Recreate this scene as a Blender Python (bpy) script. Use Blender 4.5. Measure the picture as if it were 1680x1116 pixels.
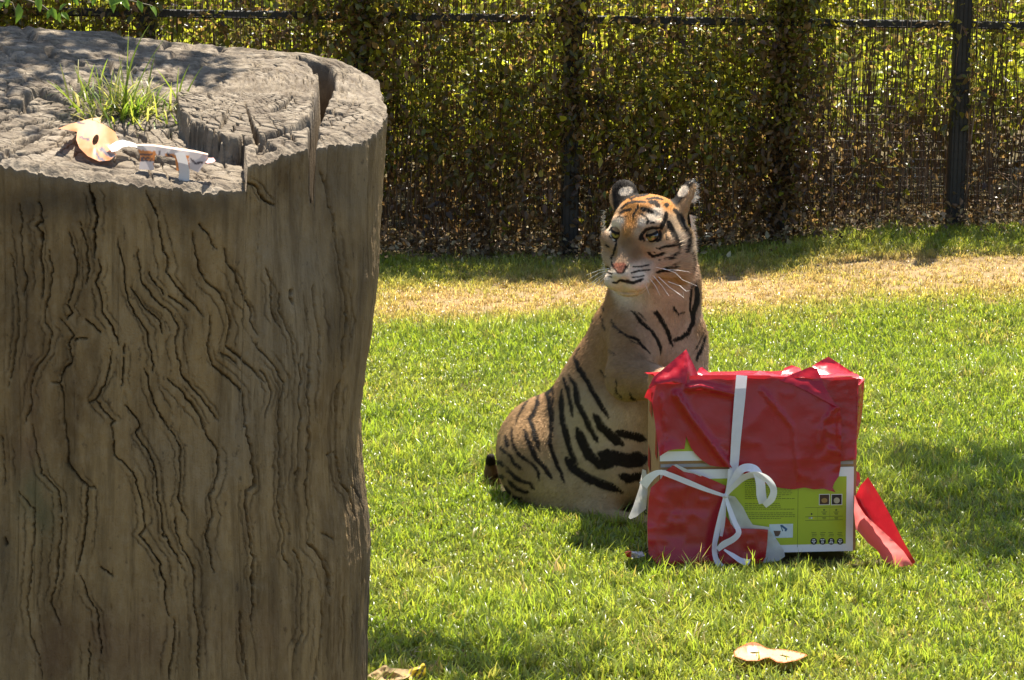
import bpy, math, random
import numpy as np
from mathutils import Vector, Matrix
from mathutils.geometry import delaunay_2d_cdt
random.seed(7); RNG = np.random.default_rng(7)
for o in list(bpy.data.objects): bpy.data.objects.remove(o)
SC = bpy.context.scene; COL = SC.collection
# ------------------------------------------------------------------ camera
FPX, CAMZ, PITCH, ROLL = 5000.0, 2.23, math.radians(9.0), math.radians(1.0)
CW, CH = 1680.0, 1116.0
cam = bpy.data.cameras.new('camera'); camo = bpy.data.objects.new('camera', cam); COL.objects.link(camo)
cam.sensor_fit = 'HORIZONTAL'; cam.sensor_width = 36; cam.lens = 36 * FPX / CW
cam.clip_start = .1; cam.clip_end = 2000
RC = Matrix.Rotation(math.pi/2 - PITCH, 3, 'X') @ Matrix.Rotation(ROLL, 3, 'Z')
camo.matrix_world = Matrix.Translation((0, 0, CAMZ)) @ RC.to_4x4()
SC.camera = camo
RCn = np.array(RC); CPOS = np.array((0, 0, CAMZ))
# ------------------------------------------------------------------ sky, sun, exposure
EL = math.radians(66); AZ = math.atan2(.26, .97)
SD = np.array((math.sin(AZ)*math.cos(EL), math.cos(AZ)*math.cos(EL), math.sin(EL)))
w = bpy.data.worlds.new('World'); SC.world = w; w.use_nodes = True
nt = w.node_tree; bg = nt.nodes['Background']
sky = nt.nodes.new('ShaderNodeTexSky'); sky.sky_type = 'NISHITA'; sky.sun_disc = False
sky.sun_elevation = EL; sky.sun_rotation = AZ
nt.links.new(sky.outputs[0], bg.inputs[0]); bg.inputs[1].default_value = .075
sun = bpy.data.lights.new('sun', 'SUN'); suno = bpy.data.objects.new('sun', sun); COL.objects.link(suno)
sun.energy = 5.0; sun.angle = math.radians(.5); sun.color = (1, .93, .82)
suno.rotation_euler = Vector(-SD).to_track_quat('-Z', 'Y').to_euler(); suno.location = (2, 12, 12)
vs = SC.view_settings; vs.view_transform = 'Standard'; vs.look = 'None'; vs.exposure = 1.58; vs.gamma = 1
SC.render.engine = 'CYCLES'; SC.cycles.max_bounces = 6; SC.cycles.diffuse_bounces = 3; SC.cycles.glossy_bounces = 2; SC.cycles.transparent_max_bounces = 8

# ------------------------------------------------------------------ helpers
def ray(px, py):
    px = np.asarray(px, float); py = np.asarray(py, float)
    l = np.stack([(px-CW/2)/FPX, -(py-CH/2)/FPX, -np.ones_like(px)], -1)
    return l @ RCn.T
def P(px, py, Y):
    d = ray(px, py); return CPOS + d * (np.asarray(Y)/d[..., 1])[..., None]
def PG(px, py, z=0.0):
    d = ray(px, py); return CPOS + d * ((z-CAMZ)/d[..., 2])[..., None]
def proj(V):
    l = (np.asarray(V)-CPOS) @ RCn
    return CW/2 - FPX*l[..., 0]/l[..., 2], CH/2 + FPX*l[..., 1]/l[..., 2]
def sm(x, a=0., b=1.):
    t = np.clip((x-a)/(b-a), 0, 1); return t*t*(3-2*t)
def hsh(i, j, k, s):
    n = (i.astype(np.int64)*374761393 + j.astype(np.int64)*668265263 + k.astype(np.int64)*2147483647 + s*974634547) & 0xffffffff
    n = ((n ^ (n >> 13))*1274126177) & 0xffffffff; n = ((n ^ (n >> 16))*2246822519) & 0xffffffff
    return ((n ^ (n >> 15)) & 0xffffff)/float(0xffffff)
def vn(p, seed=0):
    p = np.asarray(p, float); f = np.floor(p); t = p-f; t = t*t*t*(t*(t*6-15)+10); i = f.astype(np.int64)
    r = 0
    for a in (0, 1):
        for b in (0, 1):
            for c in (0, 1):
                wgt = (t[..., 0] if a else 1-t[..., 0])*(t[..., 1] if b else 1-t[..., 1])*(t[..., 2] if c else 1-t[..., 2])
                r = r + wgt*hsh(i[..., 0]+a, i[..., 1]+b, i[..., 2]+c, seed)
    return r*2-1
def fbm(p, o=4, seed=0):
    p = np.asarray(p, float); r = 0; a = 1.; s = 0
    for q in range(o):
        r = r + a*vn(p*2**q + q*17.3, seed+q); s += a; a *= .5
    return r/s
def voro(u, v, seed=0):
    iu = np.floor(u); iv = np.floor(v); d1 = np.full(u.shape, 9.); d2 = np.full(u.shape, 9.)
    for a in (-1, 0, 1):
        for b in (-1, 0, 1):
            cu = iu+a; cv = iv+b; z = np.zeros_like(cu)
            x = cu+.15+.7*hsh(cu, cv, z, seed)-u; y = cv+.15+.7*hsh(cu, cv, z, seed+9)-v
            d = np.sqrt(x*x+y*y); n = d < d1
            d2 = np.where(n, d1, np.minimum(d2, d)); d1 = np.where(n, d, d1)
    return d2-d1
def polydist(px, py, pts):
    """distance to a polyline and position (0..1) along it"""
    best = np.full(px.shape, 1e9); tt = np.zeros(px.shape); n = len(pts)-1
    for i in range(n):
        (x0, y0), (x1, y1) = pts[i], pts[i+1]
        m = (px > min(x0, x1)-30) & (px < max(x0, x1)+30) & (py > min(y0, y1)-30) & (py < max(y0, y1)+30)
        if not m.any(): continue
        X = px[m]-x0; Y = py[m]-y0; dx = x1-x0; dy = y1-y0; L = dx*dx+dy*dy+1e-9
        t = np.clip((X*dx+Y*dy)/L, 0, 1); d = np.hypot(X-t*dx, Y-t*dy)
        b = best[m]; c = d < b; b[c] = d[c]; best[m] = b; q = tt[m]; q[c] = (i+t[c])/n; tt[m] = q
    return best, tt
def inpoly(x, y, poly):
    r = np.zeros(np.shape(x), bool); n = len(poly)
    for i in range(n):
        x0, y0 = poly[i]; x1, y1 = poly[(i+1) % n]
        if y0 == y1: continue
        r ^= ((y0 > y) != (y1 > y)) & (x < (x1-x0)*(y-y0)/(y1-y0)+x0)
    return r
def lin(c):
    return tuple((v/255/12.92 if v/255 <= .04045 else ((v/255+.055)/1.055)**2.4) for v in c)
def mesh_np(name, V, F, mat=None, smooth=True, cols=None, attrs=None):
    me = bpy.data.meshes.new(name); V = np.ascontiguousarray(V, np.float32)
    Fs = F if isinstance(F, (list, tuple)) else [F]
    Fs = [np.asarray(f, np.int32) for f in Fs if len(f)]
    me.vertices.add(len(V)); me.vertices.foreach_set('co', V.ravel())
    tot = np.concatenate([np.full(len(f), f.shape[1], np.int32) for f in Fs]); idx = np.concatenate([f.ravel() for f in Fs])
    me.loops.add(len(idx)); me.loops.foreach_set('vertex_index', idx)
    me.polygons.add(len(tot)); me.polygons.foreach_set('loop_start', np.concatenate([[0], np.cumsum(tot)[:-1]]).astype(np.int32))
    me.polygons.foreach_set('use_smooth', np.full(len(tot), smooth))
    me.update(calc_edges=True); me.validate()
    if cols is not None:
        a = me.color_attributes.new('col', 'FLOAT_COLOR', 'POINT')
        c = np.ones((len(V), 4), np.float32); c[:, :3] = cols; a.data.foreach_set('color', c.ravel())
    for k, v in (attrs or {}).items():
        a = me.attributes.new(k, 'FLOAT', 'POINT'); a.data.foreach_set('value', np.asarray(v, np.float32))
    if mat: me.materials.append(mat)
    return me
def link(name, me, parent=None, **kw):
    o = bpy.data.objects.new(name, me); COL.objects.link(o)
    if parent: o.parent = parent
    for k, v in kw.items(): o[k] = v
    return o
def thing(name, label, cat, loc=(0, 0, 0), group=None):
    o = bpy.data.objects.new(name, None); COL.objects.link(o); o.location = loc; o.empty_display_size = .1
    o['label'] = label; o['category'] = cat
    if group: o['group'] = group
    bpy.context.view_layer.update()
    return o
def local(o, V): return np.asarray(V) - np.array(o.location)

# material builder ------------------------------------------------
class M:
    def __init__(s, name):
        s.m = bpy.data.materials.new(name); s.m.use_nodes = True; s.t = s.m.node_tree; s.n = s.t.nodes
        s.b = s.n['Principled BSDF']; s.out = s.n['Material Output']
    def add(s, ty, **kw):
        x = s.n.new(ty)
        for k, v in kw.items(): setattr(x, k, v)
        return x
    def l(s, a, b): s.t.links.new(a, b)
    def coord(s, scale=(1, 1, 1), kind='Object'):
        tc = s.add('ShaderNodeTexCoord'); mp = s.add('ShaderNodeMapping'); mp.inputs['Scale'].default_value = scale
        s.l(tc.outputs[kind], mp.inputs[0]); return mp.outputs[0]
    def noise(s, scale, detail=4, vec=None, rough=.55):
        x = s.add('ShaderNodeTexNoise'); x.inputs['Scale'].default_value = scale; x.inputs['Detail'].default_value = detail
        x.inputs['Roughness'].default_value = rough
        if vec: s.l(vec, x.inputs['Vector'])
        return x.outputs[0]
    def ramp(s, fac, stops):
        r = s.add('ShaderNodeValToRGB'); e = r.color_ramp.elements
        while len(e) < len(stops): e.new(.5)
        for q, (p, c) in zip(e, stops): q.position = p; q.color = (*c, 1)
        s.l(fac, r.inputs[0]); return r.outputs[0]
    def mix(s, fac, a, b, mode='MIX'):
        x = s.add('ShaderNodeMix', data_type='RGBA', blend_type=mode)
        for i, v in ((0, fac), (6, a), (7, b)):
            if hasattr(v, 'is_linked'): s.l(v, x.inputs[i])
            else: x.inputs[i].default_value = v if i == 0 else (*v, 1)
        return x.outputs[2]
    def math(s, op, a, b=0.):
        x = s.add('ShaderNodeMath', operation=op)
        for i, v in ((0, a), (1, b)):
            if hasattr(v, 'is_linked'): s.l(v, x.inputs[i])
            else: x.inputs[i].default_value = v
        return x.outputs[0]
    def attr(s, name, ty='GEOMETRY', out=0):
        x = s.add('ShaderNodeAttribute', attribute_name=name, attribute_type=ty); return x.outputs[out]
    def bump(s, h, strength=.3, dist=.01):
        x = s.add('ShaderNodeBump'); x.inputs['Strength'].default_value = strength; x.inputs['Distance'].default_value = dist
        s.l(h, x.inputs['Height']); s.l(x.outputs[0], s.b.inputs['Normal'])
    def base(s, c, rough=.8, spec=.3):
        if hasattr(c, 'is_linked'): s.l(c, s.b.inputs['Base Color'])
        else: s.b.inputs['Base Color'].default_value = (*c, 1)
        s.b.inputs['Roughness'].default_value = rough; s.b.inputs['Specular IOR Level'].default_value = spec
        return s
    def transl(s, c, fac):
        t = s.add('ShaderNodeBsdfTranslucent')
        if hasattr(c, 'is_linked'): s.l(c, t.inputs[0])
        else: t.inputs[0].default_value = (*c, 1)
        x = s.add('ShaderNodeMixShader'); x.inputs[0].default_value = fac
        s.l(s.b.outputs[0], x.inputs[1]); s.l(t.outputs[0], x.inputs[2]); s.l(x.outputs[0], s.out.inputs[0]); return s

def flat(name, c, rough=.6, spec=.3, tr=0., noise=.12):
    m = M(name); n = m.noise(35, 3, m.coord())
    c2 = m.mix(n, tuple(v*(1-noise) for v in c), tuple(min(1, v*(1+noise)) for v in c)); m.base(c2, rough, spec)
    if tr: m.transl(c2, tr)
    return m.m

def leafmat(name, ramp, rough=.4, tr=.45, spec=.5, boost=1.5):
    m = M(name); t = m.attr('tint', 'INSTANCER', 2); v = m.attr('col', out=0)
    c = m.ramp(t, ramp); c = m.mix(1., c, v, 'MULTIPLY'); m.base(c, rough, spec)
    tc = m.mix(1., c, (boost, boost*1.02, boost*.75), 'MULTIPLY'); m.transl(tc, tr)
    return m.m

# instanced stuff by geometry nodes
def scatter(name, pts, rot, scl, idx, tint, coll, **kw):
    me = bpy.data.meshes.new(name); me.vertices.add(len(pts)); me.vertices.foreach_set('co', np.asarray(pts, np.float32).ravel())
    a = me.attributes.new('rot', 'FLOAT_VECTOR', 'POINT'); a.data.foreach_set('vector', np.asarray(rot, np.float32).ravel())
    for k, v in (('scl', scl), ('tint', tint)):
        a = me.attributes.new(k, 'FLOAT', 'POINT'); a.data.foreach_set('value', np.asarray(v, np.float32))
    a = me.attributes.new('pick', 'INT', 'POINT'); a.data.foreach_set('value', np.asarray(idx, np.int32))
    o = link(name, me, **kw)
    g = bpy.data.node_groups.new(name+'_nodes', 'GeometryNodeTree'); N = g.nodes
    g.interface.new_socket('Geometry', in_out='INPUT', socket_type='NodeSocketGeometry')
    g.interface.new_socket('Geometry', in_out='OUTPUT', socket_type='NodeSocketGeometry')
    gi = N.new('NodeGroupInput'); go = N.new('NodeGroupOutput'); ip = N.new('GeometryNodeInstanceOnPoints')
    ci = N.new('GeometryNodeCollectionInfo'); ci.inputs[0].default_value = coll
    ci.inputs['Separate Children'].default_value = True; ci.inputs['Reset Children'].default_value = True
    def na(nm, ty):
        x = N.new('GeometryNodeInputNamedAttribute'); x.data_type = ty; x.inputs[0].default_value = nm; return x.outputs[0]
    L = g.links.new; e2r = N.new('FunctionNodeEulerToRotation')
    L(gi.outputs[0], ip.inputs['Points']); L(ci.outputs[0], ip.inputs['Instance']); ip.inputs['Pick Instance'].default_value = True
    L(na('pick', 'INT'), ip.inputs['Instance Index']); L(na('rot', 'FLOAT_VECTOR'), e2r.inputs[0]); L(e2r.outputs[0], ip.inputs['Rotation'])
    L(na('scl', 'FLOAT'), ip.inputs['Scale']); L(ip.outputs[0], go.inputs[0])
    md = o.modifiers.new('scatter', 'NODES'); md.node_group = g
    return o
def collection(name, meshes):
    c = bpy.data.collections.new(name)
    for i, me in enumerate(meshes): c.objects.link(bpy.data.objects.new('%s_source_%02d' % (name, i), me))
    return c
def blades(n, rad, lmin, lmax, wmin, wmax, bend, rng, upright=.75):
    V = []; Q = []; T = []; Cc = []
    for i in range(n):
        a = rng.uniform(0, 6.283); r = rad*math.sqrt(rng.uniform()); b = np.array((r*math.cos(a), r*math.sin(a), -.006))
        L = rng.uniform(lmin, lmax); wd = rng.uniform(wmin, wmax); h = rng.uniform(0, 6.283)
        lean = rng.uniform(.1, 1)*(1-upright)*2.2; d = np.array((math.cos(h), math.sin(h), 0)); s = np.array((-d[1], d[0], 0))
        up = np.array((0, 0, 1.)); p1 = b+(up*math.cos(lean*.6)+d*math.sin(lean*.6))*L*.5
        l2 = lean+bend*rng.uniform(.2, 1); p2 = p1+(up*math.cos(l2)+d*math.sin(l2))*L*.5
        k = len(V); V += [b-s*wd*.4, b+s*wd*.4, p1-s*wd*.5, p1+s*wd*.5, p2]
        Q.append((k, k+1, k+3, k+2)); T.append((k+2, k+3, k+4))
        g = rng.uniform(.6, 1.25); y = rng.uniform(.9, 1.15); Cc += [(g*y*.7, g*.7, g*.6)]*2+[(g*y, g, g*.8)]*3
    return np.array(V), [np.array(Q), np.array(T)], np.array(Cc)

# ------------------------------------------------------------------ ground
def gz(x, y):
    x = np.asarray(x, float); y = np.asarray(y, float)
    z = .20*sm(x, .3, 2.6)*sm(y, 13.8, 17.6) - .03*sm(-x, .0, 3)*sm(y, 14, 17)
    return z + .012*vn(np.stack([x*1.3, y*1.3, x*0], -1), 3)*sm(y, 8, 9)
def dryness(x, y):
    n = fbm(np.stack([x*.8, y*.55, x*0+2.], -1), 4, 11)
    px, py = proj(np.stack([x, y, gz(x, y)], -1))
    c = 500-.035*(px-620); band = np.exp(-((py-c)/42)**2)*(.95-.22*sm(px, 1150, 1500))
    band = np.maximum(band, np.exp(-((py-438)/20)**2)*sm(px, 1180, 1500)*1.05)
    d = band*.72 + .55*n*(.35+band) + .16*sm(py, 560, 460)
    return np.clip(d, 0, 1)
def axis(*seg):
    return np.unique(np.concatenate([np.linspace(a, b, n) for a, b, n in seg]))
gx = axis((-300, -12, 12), (-12, -4, 16), (-4, 5, 160), (5, 12, 14), (12, 300, 12)); gy = axis((-60, 5, 20), (5, 7, 12), (7, 20, 240), (20, 40, 20), (40, 600, 14))
GX, GY = np.meshgrid(gx, gy, indexing='ij'); gv = np.stack([GX, GY, gz(GX, GY)], -1).reshape(-1, 3)
ii = np.arange(len(gx)*len(gy)).reshape(len(gx), len(gy))
gf = np.stack([ii[:-1, :-1], ii[1:, :-1], ii[1:, 1:], ii[:-1, 1:]], -1).reshape(-1, 4)
m = M('soil_and_thatch'); cv = m.coord(); n1 = m.noise(9, 8, cv, .7); n2 = m.noise(120, 4, cv, .7)
soil = m.ramp(n1, [(.3, (.030, .028, .010)), (.55, (.075, .062, .026)), (.75, (.15, .115, .06))])
straw = m.ramp(n2, [(.3, (.17, .115, .055)), (.6, (.34, .24, .125)), (.8, (.46, .35, .2))])
m.base(m.mix(m.attr('dry', out=2), soil, straw), .95, .1); m.bump(n2, .6, .02)
link('ground', mesh_np('ground', gv, gf, m.m, attrs={'dry': np.clip(dryness(gv[:, 0], gv[:, 1])*1.2, 0, 1)}), kind='structure')

# ------------------------------------------------------------------ box frame (used to clear grass)
BO = P(1080, 926, 9.52)
BM = Matrix.Translation(Vector((BO[0], BO[1], .035))) @ Matrix.Rotation(math.radians(10), 4, 'Z') @ Matrix.Rotation(math.radians(-4.5), 4, 'X')
BMn = np.array(BM); BMi = np.array(BM.inverted()); BDEP = .17
def BX(px, py, off=0.):
    """pixel of the traced outline -> box coordinates on the plane `off` in front of the carton front"""
    d = ray(px, py) @ BMi[:3, :3].T; c = BMi[:3, :3] @ CPOS + BMi[:3, 3]
    t = (-np.asarray(off)-c[1])/d[..., 1]; return c + d*t[..., None]
BW = float(BX(1405, 800)[0]); BH = float(BX(1240, 617)[2])

# ------------------------------------------------------------------ lawn
def footprint_clear(x, y):
    keep = np.ones(x.shape, bool)
    q = (np.stack([x, y, np.zeros_like(x)], -1) - BMn[:3, 3]) @ BMn[:3, :3]
    keep &= ~((q[:, 0] > -.02) & (q[:, 0] < BW+.0) & (q[:, 1] > .0) & (q[:, 1] < BDEP+.02))
    keep &= ~(((x-STC[0])**2+(y-STC[1])**2) < .58**2)
    c = PG(925, 800); keep &= ~(((x-c[0])/.27)**2+((y-c[1])/.24)**2 < 1)
    c = PG(1010, 838); keep &= ~(((x-c[0])/.17)**2+((y-c[1])/.17)**2 < 1)
    return keep
STC = np.array((P(195, 300, 7.2)[0], 7.2))
grs = leafmat('grass_blade', [(0., (.20, .265, .030)), (.35, (.27, .295, .055)), (.6, (.36, .32, .10)), (.85, (.42, .31, .15)), (1., (.5, .38, .22))], .33, .48, .55, 1.75)
rg = np.random.default_rng(5)
tufts = []
for i in range(8):
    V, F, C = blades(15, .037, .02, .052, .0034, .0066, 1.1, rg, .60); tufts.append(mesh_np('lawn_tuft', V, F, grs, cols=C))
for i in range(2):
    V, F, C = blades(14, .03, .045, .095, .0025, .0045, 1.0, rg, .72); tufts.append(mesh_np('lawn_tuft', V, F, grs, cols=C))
lawn_col = collection('lawn_tufts', tufts)
N = 150000
x = rg.uniform(-4.2, 5.2, N); y = rg.uniform(7.3, 19.2, N)
inv = (np.abs(x) < .19*y+.55); x, y = x[inv], y[inv]
fence_y = lambda X: 17.25+.06*np.asarray(X)
k = (y < fence_y(x)-.12) & footprint_clear(x, y); x, y = x[k], y[k]
dr = dryness(x, y); dens = np.where(y < 12.5, 1., .9)*(1-.5*sm(dr, .5, 1))*(1-.75*sm(y-fence_y(x), -.75, -.25)*(1-.8*sm(x, .5, 2.2)))
k = rg.uniform(size=len(x)) < dens; x, y, dr = x[k], y[k], dr[k]; n = len(x)
big = fbm(np.stack([x*1.1, y*.9, x*0], -1), 3, 21)
p = np.stack([x, y, gz(x, y)], -1)
rot = np.stack([rg.normal(0, .13, n), rg.normal(0, .13, n), rg.uniform(0, 6.28, n)], -1)
tall = (rg.uniform(size=n) < .05+.22*(big > .28)); bx = (np.hypot(x-1.33, (y-10.9)) < .4); tall |= bx & (rg.uniform(size=n) < .4)
idx = np.where(tall, 8+rg.integers(0, 2, n), rg.integers(0, 8, n))
scl = rg.uniform(.75, 1.3, n)*(1-.35*dr)*(1+.2*big)
qb = (p - BMn[:3, 3]) @ BMn[:3, :3]; scl *= np.where((qb[:, 0] > -.05) & (qb[:, 0] < BW+.1) & (qb[:, 1] > -.16) & (qb[:, 1] < .02), .45, 1.)
tint = np.clip(.08+dr*.85+rg.normal(0, .09, n)+.26*fbm(np.stack([x*2.2, y*1.6, x*0], -1), 4, 31)+.10*sm(y, 9.6, 8.6)+(rg.uniform(size=n) < .05)*.5, 0, 1)
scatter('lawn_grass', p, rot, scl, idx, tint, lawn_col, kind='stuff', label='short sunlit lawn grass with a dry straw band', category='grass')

# ------------------------------------------------------------------ tree stump
SY = 7.2; SR = .62
def zat(px, py, Y): return P(px, py, Y)
A1 = P(270, 306, SY-.60); A2 = P(60, 38, SY+.585); A3 = P(628, 226, SY+.03)
pa = np.linalg.solve(np.array([[1, a[0], a[1]] for a in (A1, A2, A3)]), np.array([a[2] for a in (A1, A2, A3)]))
def zplane(x, y): return pa[0]+pa[1]*x+pa[2]*y
edge = [(590, 95), (612, 130), (630, 185), (628, 250), (623, 330), (619, 450), (611, 510), (598, 590), (588, 680), (594, 760), (603, 830), (608, 890), (604, 960), (600, 1040), (597, 1116), (600, 1250), (640, 1420)]
ez = []; eg = []
for q in edge[2:]:
    e = P(q[0], q[1], SY); ez.append(e[2]); eg.append(e[0]-STC[0])
ez = np.array(ez[::-1]); eg = np.array(eg[::-1])
nth_f, nth_b = 900, 110
th = np.concatenate([np.linspace(math.radians(-186), math.radians(10), nth_f, endpoint=False), np.linspace(math.radians(10), math.radians(174), nth_b, endpoint=False)])
NT = len(th); ct, sn = np.cos(th), np.sin(th)
def dth(a): return (th-a+math.pi) % (2*math.pi)-math.pi
PL = .056
def platw(x, y):
    """0 = lower ledge level, 1 = raised heartwood level, from the traced edge of the break"""
    z = zplane(x, y); ax, ay = proj(np.stack([x, y, z+PL], -1))
    jag = 3*vn(np.stack([ax*.09, ay*.09, ax*0], -1), 4)+1.5*vn(np.stack([ax*.3, ay*.3, ax*0], -1), 5)
    yf = np.interp(ax, [296, 345, 400, 404, 412], [188, 213, 226, 262, 330])
    front = sm(yf-ay+jag, -2.5, 2.5)
    left = np.where(ay > 150, sm(ax+jag, 292+(ay-190)*.2, 300+(ay-190)*.2), 0)
    left = np.maximum(left, sm(ax, 180, np.interp(ay, [70, 190], [600, 300]))*sm(ay, 215, 120)); left = np.maximum(left, sm(ax, 297, 302)*sm(ay, 90, 170))
    return front*left, ax, ay
def side_R(TH, Z):
    c = np.cos(TH); s = np.sin(TH)
    g = np.interp(Z, ez, eg); a = (TH+math.pi) % (2*math.pi)-math.pi
    wgt = np.exp(-(a/math.radians(42))**2)
    base = SR*(1+.05*sm(1.0-Z, 0, 1.2))+.02*np.sin(3*TH+1.5)+.012*np.sin(5*TH+Z*1.5)
    R = base*(1-wgt)+g*wgt
    R = R-.05*np.exp(-((a+math.radians(33))/math.radians(15))**2)*sm(Z, 1.0, 1.55)
    R = R+.022*np.exp(-((a+math.radians(58))/math.radians(11))**2)*sm(Z, .9, 1.5)
    R = R+.085*np.exp(-((a-math.radians(37))/math.radians(17))**2)*sm(Z, .9, 1.5)
    q = np.stack([c*4, s*4, Z*2.], -1); R = R+.012*fbm(q, 3, 41)
    q = np.stack([c*13+.5*Z, s*13, Z*1.1], -1); R = R+.0075*fbm(q, 3, 47)
    q = np.stack([c*42, s*42, Z*3.5], -1); R = R+.0035*fbm(q, 3, 53)
    q = np.stack([c*60, s*60, Z*60], -1); R = R+.0012*vn(q, 59)
    return R
rim_r = np.full(NT, SR); zr = None
for _ in range(4):
    X = STC[0]+ct*rim_r; Y = STC[1]+sn*rim_r; pw, _, _ = platw(X, Y); zr = zplane(X, Y)+PL*pw
    rim_r = side_R(th, zr)
NS = 400; sv = np.concatenate([np.linspace(0, .70, 370, endpoint=False), np.linspace(.70, 1, 30)])
Zs = zr[:, None]*(1-sv)[None]+(-.06)*sv[None]; THs = np.repeat(th[:, None], NS, 1)
Rs = side_R(THs, Zs)
X0 = STC[0]+np.cos(THs)*Rs; Y0 = STC[1]+np.sin(THs)*Rs
spx, spy = proj(np.stack([X0, Y0, Zs], -1))
front = (np.sin(THs) < .25)
CR = {4: (0, 280, 2.657), 5: (300, 280, 2.657), 6: (0, 690, 2.62), 7: (300, 690, 2.62)}
cracks = [
(4,5,[(45,370),(70,470),(80,560),(80,720),(55,840),(38,940)]),(4,4,[(85,140),(95,300),(105,400),(112,480),(108,540)]),
(4,7,[(160,130),(180,160),(185,220),(155,240),(180,290),(183,380),(188,480),(182,570)]),(4,16,[(178,275),(180,300)]),
(4,5,[(222,350),(222,480),(205,600),(200,660),(228,705),(210,790),(160,870),(133,940),(130,1030),(105,1110)]),
(4,4,[(300,260),(330,400),(325,500),(295,590),(310,620),(290,650)]),
(4,6,[(262,645),(320,720),(298,745),(312,820),(270,890),(262,930),(280,1000),(275,1110)]),(4,3,[(320,745),(345,732),(380,730)]),(4,3,[(262,930),(225,920)]),
(4,10,[(380,30),(410,140),(425,200),(408,260),(414,380)]),(4,7,[(430,370),(437,440),(422,500),(440,560),(445,620),(490,680),(518,760)]),
(4,6,[(480,775),(475,870),(460,930),(420,1000),(455,1050),(500,1090),(485,1115)]),(4,3,[(420,1000),(385,1010)]),(4,5,[(545,760),(535,820),(532,940)]),
(4,4,[(350,220),(375,330),(388,430),(368,500)]),(4,5,[(515,290),(525,340),(540,420),(545,520),(570,590),(620,660),(650,710),(655,790),(670,850),(662,880)]),
(4,6,[(600,340),(612,470),(660,550),(750,620),(785,690),(760,740),(780,840),(790,890),(850,955)]),(4,6,[(630,90),(680,170),(700,250),(710,340),(735,410),(725,450),(770,510),(850,590)]),
(4,6,[(630,860),(650,940),(680,1020),(725,1110)]),(4,5,[(735,905),(790,970),(850,1035)]),(4,4,[(540,1020),(600,1090),(608,1115)]),(4,3,[(365,645),(400,670),(435,705)]),
(4,3,[(570,510),(630,590),(690,650),(705,710)]),(4,3,[(645,430),(680,500),(710,545)]),(4,3,[(730,545),(780,575),(825,610)]),
(5,7,[(45,270),(65,360),(75,430),(100,485),(150,525),(185,570),(212,660),(205,700),(190,770),(250,820),(300,860),(350,920)]),
(5,7,[(115,620),(122,690),(115,790),(135,850),(185,890),(240,950),(270,990),(275,1070),(265,1115)]),(5,6,[(0,975),(50,1040),(100,1115)]),(5,5,[(0,905),(60,965),(120,1040),(150,1090)]),
(5,4,[(180,340),(190,400),(235,450),(255,540),(300,600),(295,660),(330,720)]),(5,4,[(300,730),(340,790),(400,850),(445,930),(430,1010),(415,1110)]),(5,5,[(415,540),(420,620),(460,680),(485,770),(495,870)]),
(5,3,[(360,420),(385,500),(380,600),(410,670)]),(5,4,[(565,500),(575,610),(595,700),(600,830)]),(5,9,[(600,0),(625,60),(650,170),(670,280),(690,430),(710,570),(720,660),(705,760),(700,880)]),
(5,7,[(690,920),(668,960),(668,1115)]),(5,6,[(550,770),(555,880),(548,980),(558,1110)]),(5,4,[(515,800),(520,900),(508,1000),(512,1100)]),(5,4,[(340,870),(390,960),(360,1080)]),
(5,12,[(482,520),(472,550),(480,580)]),(5,8,[(250,20),(330,70),(360,130),(400,150)]),(5,3,[(0,550),(45,575),(95,635)]),(5,3,[(170,790),(235,840)]),(5,4,[(75,230),(110,280),(150,345)]),
(6,8,[(275,0),(295,90),(298,180),(330,230),(380,285),(370,340),(375,450),(350,560),(325,655)]),
(6,6,[(480,10),(490,100),(495,150),(550,200),(595,280),(622,400),(625,465),(600,490),(640,540),(690,620),(710,700),(712,780),(730,850)]),
(6,5,[(590,0),(600,25),(580,50),(640,140),(665,220),(680,310),(705,440),(705,490),(760,580),(780,640)]),(6,6,[(712,0),(770,110),(782,200),(765,330),(805,430)]),(6,5,[(755,400),(760,490),(810,580),(838,650)]),
(6,7,[(750,855),(750,960),(728,1060),(725,1115)]),(6,4,[(135,20),(155,110),(175,230),(255,300),(265,440),(245,600),(235,730),(218,780),(260,890)]),(6,5,[(345,665),(385,770),(415,810),(430,920),(437,1020)]),
(6,4,[(390,945),(380,1050),(383,1115)]),(6,4,[(80,310),(145,380),(140,500),(135,620),(115,770),(130,900),(180,1090)]),(6,4,[(0,70),(18,170),(20,280)]),(6,16,[(20,510),(24,530)]),(6,3,[(430,630),(490,670)]),(6,3,[(380,285),(415,290)]),
(7,7,[(75,0),(130,95),(150,130),(150,220),(135,290),(112,325),(130,410),(105,500),(125,580),(130,660)]),
(7,9,[(265,0),(285,80),(298,160),(310,280),(275,300),(268,360),(285,480),(305,590),(295,680),(305,760),(292,860)]),(7,15,[(300,675),(302,700)]),(7,9,[(255,815),(250,920),(268,1020),(272,1115)]),
(7,6,[(0,530),(45,630),(55,780),(68,930),(68,1115)]),(7,5,[(408,0),(422,80),(405,180),(418,280),(412,370),(435,470),(432,570),(470,660)]),
(7,8,[(548,0),(545,150),(530,280),(540,360),(543,530),(600,600),(630,680),(630,760)]),(7,4,[(505,0),(497,150),(492,300)]),(7,6,[(480,560),(515,640),(520,730),(510,800),(512,910),(480,1000),(470,1115)]),
(7,6,[(600,760),(605,870),(590,1000),(565,1110)]),(7,8,[(655,0),(665,170),(682,260),(720,310),(745,410)]),(7,4,[(600,490),(650,515)]),(7,6,[(695,760),(700,900),(690,1100)]),(7,4,[(625,150),(660,135)]),
]
disp = np.zeros_like(Rs)
fi = np.nonzero(front.ravel())[0]; fpx = spx.ravel()[fi]; fpy = spy.ravel()[fi]
wob = np.stack([fpx*.05, fpy*.05, fpx*0], -1)
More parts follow.
